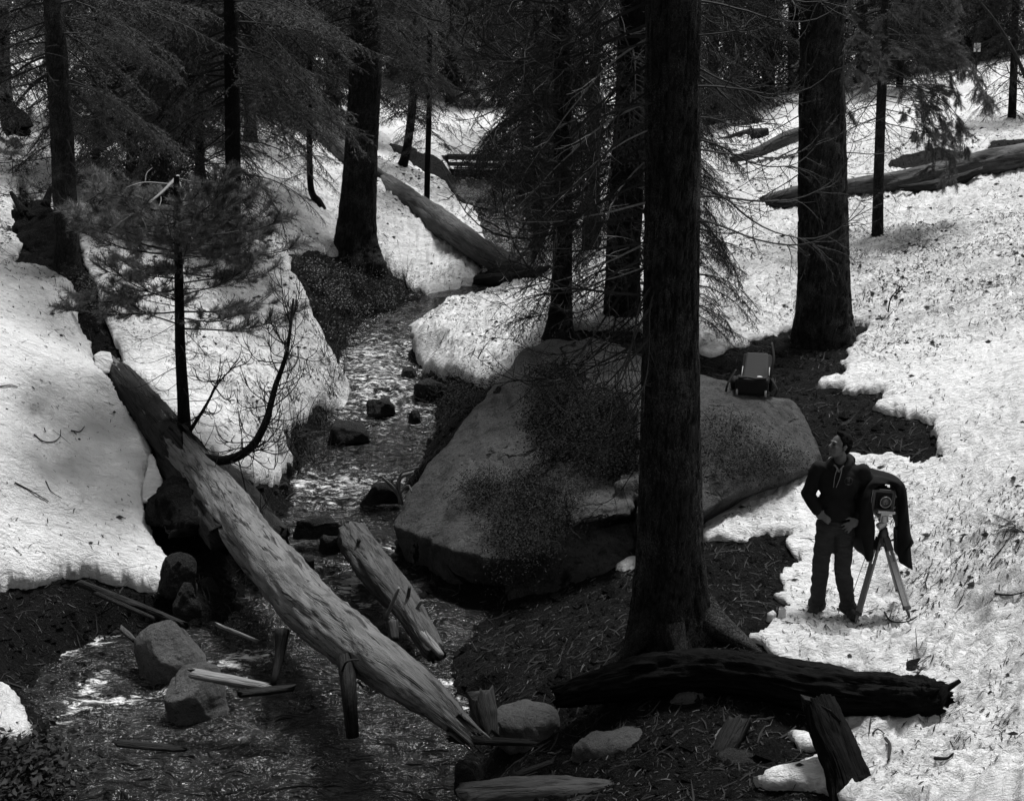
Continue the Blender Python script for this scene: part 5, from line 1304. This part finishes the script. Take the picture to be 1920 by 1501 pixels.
for sx in (-1, 1):
    mb = MB(); mb.tube([pc_ + pr @ Vector((sx * .165, -.02, -.2)), pc_ + pr @ Vector((sx * .160, -.02, .0))], .006, 6, 0); G_(mb, 'trim', 'pale_plastic', True, 0)
    mb = MB(); th = 0; mb.tube([(sx * .17 - .012, .02, .045), (sx * .17 + .012, .02, .045)], [.043, .043], 20, 0); G_(mb, 'wheel', 'pale_plastic', True, .004)
    mb = MB(); ell(mb, (sx * .22, .22, .12), (.05, .11, .09)); G_(mb, 'side_pocket', 'bag_black', True, 0)
mb = MB(); hdsk = [(.075 + .052 * math.cos(t), -.0, .052 * math.sin(t)) for t in np.linspace(0, math.pi, 14)]
q0 = pc_ + pr @ Vector((.0, -.032, -.205)); vs = [q0 + pr @ Vector((x - .02, 0, z)) for x, _, z in hdsk]; vs2 = [v_ + pr @ Vector((0, -.004, 0)) for v_ in vs]
mb.add(vs + vs2, [tuple(range(14)), tuple(range(27, 13, -1))] + [(i, i + 1, i + 15, i + 14) for i in range(13)]); G_(mb, 'label_patch', 'white_plastic', False, 0)
mb = MB(); mb.tube(bezpts([(-.16, .04, .225), (-.05, .01, .235), (.05, .01, .225), (.17, .04, .23)], 14), .014, 8, 0); G_(mb, 'handle', 'bag_panel', True, 0)
for pts in ([(.20, .36, .62), (.24, .2, .45), (.22, .1, .28), (.24, .05, .1)], [(-.2, .15, .3), (-.28, .02, .15), (-.30, -.02, .05)], [(.2, .1, .25), (.3, .0, .12), (.28, -.02, .03)]):
    mb = MB(); mb.tube(bezpts(pts, 16), .016, 8, 0, squash=.35); G_(mb, 'strap', 'bag_black', True, 0)

# far sign
sg = UV(1832, 128, 48); SGN = empty('sign', sg, 'small white notice on a post far up the hill between the treeline trees', 'sign')
c_ = UV(1832, 88, 48); sw = PX(13, 48); sh = PX(18, 48)
mb = MB(); mb.box(c_, (sw, .03, sh)); child(build(mb, 'board', ['sign_white'], smooth=False), SGN)
mb = MB(); mb.box(c_ + Vector((0, -.02, sh * .42)), (sw * .92, .01, sh * .12))
for k in range(6): mb.box(c_ + Vector((rnd.uniform(-.02, .02), -.02, sh * (.24 - k * .11))), (sw * rnd.uniform(.55, .8), .01, sh * .028))
child(build(mb, 'print', ['sign_print'], smooth=False), SGN)
mb = MB(); mb.tube([sg + Vector((0, .05, -.3)), c_ + Vector((0, .05, sh * .4))], .04, 8, 0); child(build(mb, 'post', ['bark']), SGN)
# ------------------------------------------------------------------ litter
def pick(weight, n, g):
    w = np.clip(weight, 0, None).ravel().astype(float); w /= w.sum(); k = g.choice(len(w), n, p=w)
    x = GX.ravel()[k]; y = GY.ravel()[k]; r = np.hypot(x, y)
    return x + g.normal(size=n) * r * .0012, y + g.normal(size=n) * r * .006
core = (np.abs(np.arctan2(GX, GY)) < R(25)) & (GY > 6.5) & (GY < 60)
RR = np.hypot(GX, GY)
def ribbons(name, x, y, ln, wd, mat, g, surf, lift=.006, bend=.35, ang=None, tiltz=.25):
    n = len(x); a = g.uniform(0, 2 * math.pi, n) if ang is None else ang; b_ = a + g.normal(size=n) * bend
    P1 = np.stack([x, y], 1); P0 = P1 - np.stack([np.cos(a), np.sin(a)], 1) * ln[:, None] / 2; P2 = P1 + np.stack([np.cos(b_), np.sin(b_)], 1) * ln[:, None] / 2
    Z = [bil(surf, p[:, 0], p[:, 1]) + lift for p in (P0, P1, P2)]
    up = g.random(n) < tiltz
    Z[2] = Z[2] + up * ln * g.uniform(0, .5, n); Z[1] = Z[1] + .004
    V = []
    for p, z, ww in zip((P0, P1, P2), Z, (.5, 1, .4)):
        s_ = np.stack([-np.sin(a), np.cos(a)], 1) * (wd * ww)[:, None] / 2
        V.append(np.column_stack([p - s_, z])); V.append(np.column_stack([p + s_, z + wd * .35]))
    V = np.stack(V, 1).reshape(-1, 3); o = np.arange(n)[:, None] * 6
    F = np.concatenate([o + np.array([[0, 2, 3, 1]]), o + np.array([[2, 4, 5, 3]])])
    return link(name, npmesh(name, V, F, [mat]))
g = np.random.default_rng(5)
# dark twigs, needles and cone scales on the snow
wS = (S > .05) * core * (RR ** .9) * (.10 + SD ** 1.5) * (.25 + 2.2 * smooth(-.25, .45, fbm(GX * .9, GY * .9, 4, 77)) + 1.2 * smooth(.1, .5, fbm(GX * 3, GY * 3, 3, 78)))
for nm, n, l0, l1, w0, mt in (('snow_litter', 40000, .014, .062, .0065, 'twig_dark'), ('snow_needles', 26000, .015, .04, .004, 'twig_mid'), ('fallen_twigs', 1900, .08, .26, .008, 'twig_dark')):
    x, y = pick(wS, n, g); r = np.hypot(x, y)
    ln = g.uniform(l0, l1, n) * (.75 + r / 45); o = ribbons(nm, x, y, ln, w0 * g.uniform(.6, 1.8, n) * (.7 + r / 30), mt, g, zs)
    tag(o, {'snow_litter': 'dark bark flakes and bits scattered over the snow', 'snow_needles': 'thin needles melted into the snow', 'fallen_twigs': 'small dead twigs scattered over the snow'}[nm], 'litter', kind='stuff')
# clumps (cones, lichen tufts) on the snow
n = 1500; x, y = pick(wS, n, g); z = bil(zs, x, y); V = []; rr = g.uniform(.010, .030, n) * (.7 + np.hypot(x, y) / 35)
base8 = np.array([(1,0,0),(0,1,0),(-1,0,0),(0,-1,0),(0,0,.7),(0,0,-.7)]); fc8 = np.array([(0,1,4),(1,2,4),(2,3,4),(3,0,4),(1,0,5),(2,1,5),(3,2,5),(0,3,5)])
V = (base8[None] * rr[:, None, None] * g.uniform(.5, 1.5, (n, 6, 1)) * np.array([1.5, 1, 1]) + np.stack([x, y, z + rr * .3], 1)[:, None, :]).reshape(-1, 3)
tag(link('fallen_cones', npmesh('fallen_cones', V, (fc8[None] + np.arange(n)[:, None, None] * 6).reshape(-1, 3), ['twig_dark'], smooth=False)), 'small dark cones and tufts lying on the snow', 'litter', kind='stuff')
# pale and mid needles, sticks on the bare soil
dry = smooth(-.02, .12, C_)
wD = (S < -.02) * core * (RR ** .9) * (.15 + dry) * (gz > LEV - .02)
for nm, n, l0, l1, w0, mt, lab in (('needle_litter', 16000, .015, .05, .004, 'twig_mid', 'dull needles and bark bits covering the bare soil'), ('pale_sticks', 1700, .02, .10, .006, 'chip', 'pale splinters and sticks on the bare soil'),
                                  ('dark_sticks', 2600, .06, .26, .010, 'twig_dark', 'dark sticks lying on the bare soil')):
    x, y = pick(wD, n, g); ln = g.uniform(l0, l1, n) * (.8 + np.hypot(x, y) / 60)
    tag(ribbons(nm, x, y, ln, w0 * g.uniform(.6, 1.8, n), mt, g, gz, .008), lab, 'litter', kind='stuff')
# gravel and lumps of soil to break up the ground
n = 9000; x, y = pick((S < .0) * core * (RR ** .8) * (gz > LEV - .08), n, g); z = bil(gz, x, y); rr = g.exponential(.016, n) + .008
V = (base8[None] * rr[:, None, None] * g.uniform(.6, 1.4, (n, 6, 1)) + np.stack([x, y, z], 1)[:, None, :]).reshape(-1, 3)
tag(link('soil_crumbs', npmesh('soil_crumbs', V, (fc8[None] + np.arange(n)[:, None, None] * 6).reshape(-1, 3), ['soil'], smooth=False)), 'clods and pebbles on the bare soil', 'litter', kind='stuff')

# ------------------------------------------------------------------ bushes
def leaves_mesh(P, Nn, size, mat, g, jit=.5, stretch=2.2):
    n = len(P); D = g.normal(size=(n, 3)) * jit + np.cross(Nn, g.normal(size=(n, 3))); D /= np.linalg.norm(D, axis=1)[:, None]
    Wd = np.cross(D, Nn + g.normal(size=(n, 3)) * .7); Wd /= np.linalg.norm(Wd, axis=1)[:, None]
    s_ = size * g.uniform(.6, 1.25, n)[:, None]
    V = np.stack([P, P + D * s_ * .5 + Wd * s_ / stretch / 2, P + D * s_, P + D * s_ * .5 - Wd * s_ / stretch / 2], 1).reshape(-1, 3)
    return npmesh('foliage', V, np.arange(n * 4).reshape(-1, 4), [mat], smooth=False)
def inpoly(pts, n, g):
    P = np.array(pts, float); lo = P.min(0); hi = P.max(0); out = []
    while len(out) < n:
        q = lo + (hi - lo) * g.random(2); ins = False
        for a, b_ in zip(P, np.roll(P, -1, 0)):
            if (a[1] > q[1]) != (b_[1] > q[1]) and q[0] < (b_[0] - a[0]) * (q[1] - a[1]) / (b_[1] - a[1]) + a[0]: ins = not ins
        if ins: out.append(q)
    return out
def bush(label, poly, n, size, h, surf, seed, leafmat='leaf', twigs=20, tmat='twig_dark', name='bush', tl=.4, spr=1.0):
    """leafy or twiggy bush growing where the pixels of poly meet the boulder or the ground"""
    g = np.random.default_rng(seed); root = []
    for q in inpoly(poly, max(24, n // 60), g):
        if surf == 'boulder':
            r = ray(q[0], q[1])
            if r[0] is None: continue
            root.append((np.array(r[0]), np.array(r[1])))
        else:
            p = hit([q])[0]; p[2] = top_at(p[0], p[1]); root.append((p, np.array((0, -.2, 1.))))
    e = empty(name, tuple(root[0][0]), label, 'bush'); o_ = root[0][0]; ts = TwigSet(); P = []; NN = []
    for i in range(twigs):
        p, nn = root[g.integers(len(root))]; q = curve_pts(p - o_, nn + g.normal(size=3) * .6 + np.array((0, 0, .4)), tl * g.uniform(.5, 1.2), 6, .8, g, .12); ts.line(q, .006, .002)
        for _ in range(4):
            a = q[g.integers(1, 6)]; q2 = curve_pts(a, g.normal(size=3) + nn * .5, tl * g.uniform(.2, .5), 4, .6, g, .12); ts.line(q2, .003, .0015)
    st_ = link('stems', branch_mesh('stems', ts, [], 0, 0, 1, [tmat, tmat], g), e); st_['kind'] = 'stuff'
    if n:
        per = max(1, n // len(root))
        for p, nn in root:
            P.append(p - o_ + nn * h * g.random(per)[:, None] ** 1.5 + g.normal(size=(per, 3)) * np.array((.13, .13, .07)) * spr); NN.append(np.repeat(nn[None], per, 0))
        o = link('foliage', leaves_mesh(np.concatenate(P), np.concatenate(NN), size, leafmat, g), e); o['kind'] = 'stuff'
    return e
bush('leafy bush spread over the middle of the boulder left of the huge trunk', [(1010,700),(1060,690),(1100,740),(1200,750),(1203,880),(1150,900),(1110,890),(1060,860),(1030,880),(1000,800)], 34000, .034, .20, 'boulder', 1, twigs=60)
bush('small-leaved mat of bush on the lower face of the boulder', [(880,890),(960,900),(1040,880),(1060,920),(1010,960),(1000,1050),(930,1060),(930,970),(880,940)], 18000, .028, .12, 'boulder', 2, twigs=30)
bush('dark mat of small bushes running down the lower middle of the boulder to its foot', [(1000,960),(1060,920),(1100,880),(1110,930),(1060,1000),(1000,1090),(930,1095),(960,1040)], 12000, .026, .10, 'boulder', 13, twigs=20)
bush('dark moss and bushes under the edge of the boulder right of the huge trunk', [(1322,770),(1400,790),(1420,830),(1500,860),(1480,890),(1400,900),(1325,900)], 7000, .026, .06, 'boulder', 3, 'needles_dark', twigs=10)
bush('leafy bush between the stream and the left shoulder of the boulder', [(800,715),(860,715),(950,720),(960,740),(900,790),(820,790)], 4200, .036, .30, 'ground', 4, twigs=40)
bush('leafy bush in front of the slim trunk on the tip of the snow tongue', [(960,610),(1020,600),(1030,660),(990,690),(955,660)], 1500, .034, .22, 'ground', 5, twigs=24)
bush('broad-leaved bush in the bottom left corner', [(-20,1400),(60,1395),(130,1440),(120,1520),(-20,1520)], 1500, .075, .25, 'ground', 6, twigs=40)
bush('dark tangled brush under the stout trunk on the left bank', [(560,490),(640,500),(720,500),(790,540),(780,580),(690,600),(600,570)], 2600, .03, .35, 'ground', 7, 'needles_dark', 120, name='brush', tl=.6)
bush('dark brush on the left bank beside the white rapids', [(600,600),(670,610),(660,700),(680,770),(620,740)], 1500, .03, .30, 'ground', 8, 'needles_dark', 80, name='brush', tl=.55)
bush('tangled dead brush below the tip of the middle snow patch', [(520,830),(600,790),(640,830),(600,900),(530,940)], 900, .03, .2, 'ground', 9, 'needles_dark', 110, 'twig_mid', name='brush', tl=.5)
bush('dark brush in the gap behind the left snow bank', [(10,340),(60,300),(90,380),(60,420)], 1400, .04, .4, 'ground', 10, 'needles', 40, name='brush', tl=.6)
bush('dark brush hanging over the gully behind the top of the left snow bank', [(130,520),(180,540),(220,600),(180,610)], 1200, .035, .3, 'ground', 11, 'needles', 30, name='brush', tl=.4)
bush('black brush and roots hanging between the middle snow patch and the stream', [(540,770),(600,745),(660,770),(650,830),(560,880),(520,900)], 2200, .03, .22, 'ground', 21, 'needles_dark', 70, name='brush', tl=.5)
bush('dark roots and brush on the right bank under the drip edge of the snow tongue', [(760,640),(800,690),(900,710),(930,740),(860,760),(780,740),(740,690)], 2400, .03, .18, 'ground', 22, 'needles_dark', 50, name='brush', tl=.35)
bush('dark brush around the forked driftwood root at the left foot of the boulder', [(680,900),(740,890),(760,930),(720,960),(680,940)], 900, .03, .15, 'ground', 23, 'needles_dark', 40, name='brush', tl=.35)
bush('tangle of roots and dead twigs covering the dark bank below the stout trunk', [(545,490),(640,490),(780,540),(770,580),(680,610),(650,700),(620,640),(570,560)], 3000, .05, .30, 'ground', 24, 'needles', 170, 'twig_mid', name='brush', tl=.6)
P = []; NN = []
for q in inpoly([(740,980),(880,800),(960,720),(1030,645),(1160,635),(1210,680),(1320,700),(1380,735),(1500,760),(1540,850),(1400,920),(1320,960),(1190,1040),(1000,1050),(860,1040)], 5200, g):
    r = ray(q[0], q[1])
    if r[0] is not None and r[1].z > .15: P.append(r[0]); NN.append(r[1])
P = np.array(P); NN = np.array(NN)
o = link('boulder_litter', leaves_mesh(P + NN * .006, NN, .045, 'twig_mid', g, .1, 9)); tag(o, 'needles and bark bits lying on the big boulder', 'litter', kind='stuff')
k = g.random(len(P)) < .12
o = link('boulder_litter', leaves_mesh(P[k] + NN[k] * .008, NN[k], .05, 'twig_pale', g, .1, 9)); tag(o, 'pale dry needles lying on the big boulder', 'litter', kind='stuff')
# sprigs of young fir
def sprig(label, px, py, d, n, L_, seed, name='fir_sprig'):
    r = random.Random(seed); b_ = UV(px, py, d); e = empty(name, b_, label, 'sapling')
    for i in range(n):
        o = bpy.data.objects.new('branch', r.choice(KIND['fir'])); COL.objects.link(o); o.parent = e
        sc = L_ / 2 * r.uniform(.7, 1.1); o.scale = (sc, sc, sc); o.rotation_euler = (r.uniform(-.5, .5), r.uniform(-.5, .2), r.uniform(math.pi * .7, math.pi * 1.4))
    return e
sprig('tip of a young fir poking in at the right edge level with the camera', 1925, 1000, 9.6, 7, .34, 1)
sprig('low dark sprig on the snow at the cut end of the charred log', 1800, 1272, 9.1, 4, .14, 2)
# curled twigs one can pick out on the clean snow
for i, (pts, r, lab) in enumerate([
  ([(64,818),(80,833),(100,832),(113,822),(114,810)], .008, 'long curled twig on the left snow bank'),
  ([(134,812),(150,813),(159,804)], .009, 'short bent twig right of the long curled one on the left bank'),
  ([(28,908),(60,925),(92,948)], .010, 'straight dark twig low on the left snow bank'),
  ([(86,905),(96,925),(116,938)], .007, 'hooked thin twig beside the straight dark one on the left bank'),
  ([(0,728),(20,726),(34,730)], .009, 'twig at the left edge halfway up the snow bank'),
  ([(1660,1390),(1668,1405),(1666,1430)], .014, 'curved twig on the snow right of the leaning stump'),
  ([(1752,1427),(1775,1428),(1787,1418)], .012, 'small forked twig on the snow near the bottom right'),
  ([(1658,1152),(1668,1166),(1685,1172),(1705,1168),(1720,1160)], .010, 'long curved twig on the snow between the tripod feet'),
  ([(1865,1118),(1880,1120),(1900,1120),(1925,1113)], .010, 'thin looped twig on the snow at the right edge'),
  ([(1636,1378),(1645,1377),(1658,1380)], .007, 'thin pale-edged twig on the snow just right of the stump top'),
  ([(1740,1080),(1735,1095),(1738,1110)], .008, 'short upright twig in the snow right of the tripod')]):
    P = [seat(a, b_) + Vector((0, 0, r * .8 + .01)) for a, b_ in pts]; mb = MB(); mb.tube(bezpts(P, 16), np.linspace(r, r * .5, 16), 6, 0, True, .3, i)
    tag(build(mb, 'twig', ['twig_dark']), lab, 'twig')
# snow crumbs at the rim by the tree roots
for i, (px, py, w, lab) in enumerate([(1448,1148,22,'round snow clod at the snow edge left of the man'),(1412,1198,16,'snow clod below the flaring root of the huge trunk'),(1468,1140,16,'small snow clod beside the round one near the man'),(1438,1190,8,'tiny snow crumb by the flaring root')]):
    stone(px, py, float(10.6), w, w * .45, 'snow', lab, .8, 400 + i, name='snow_clod')
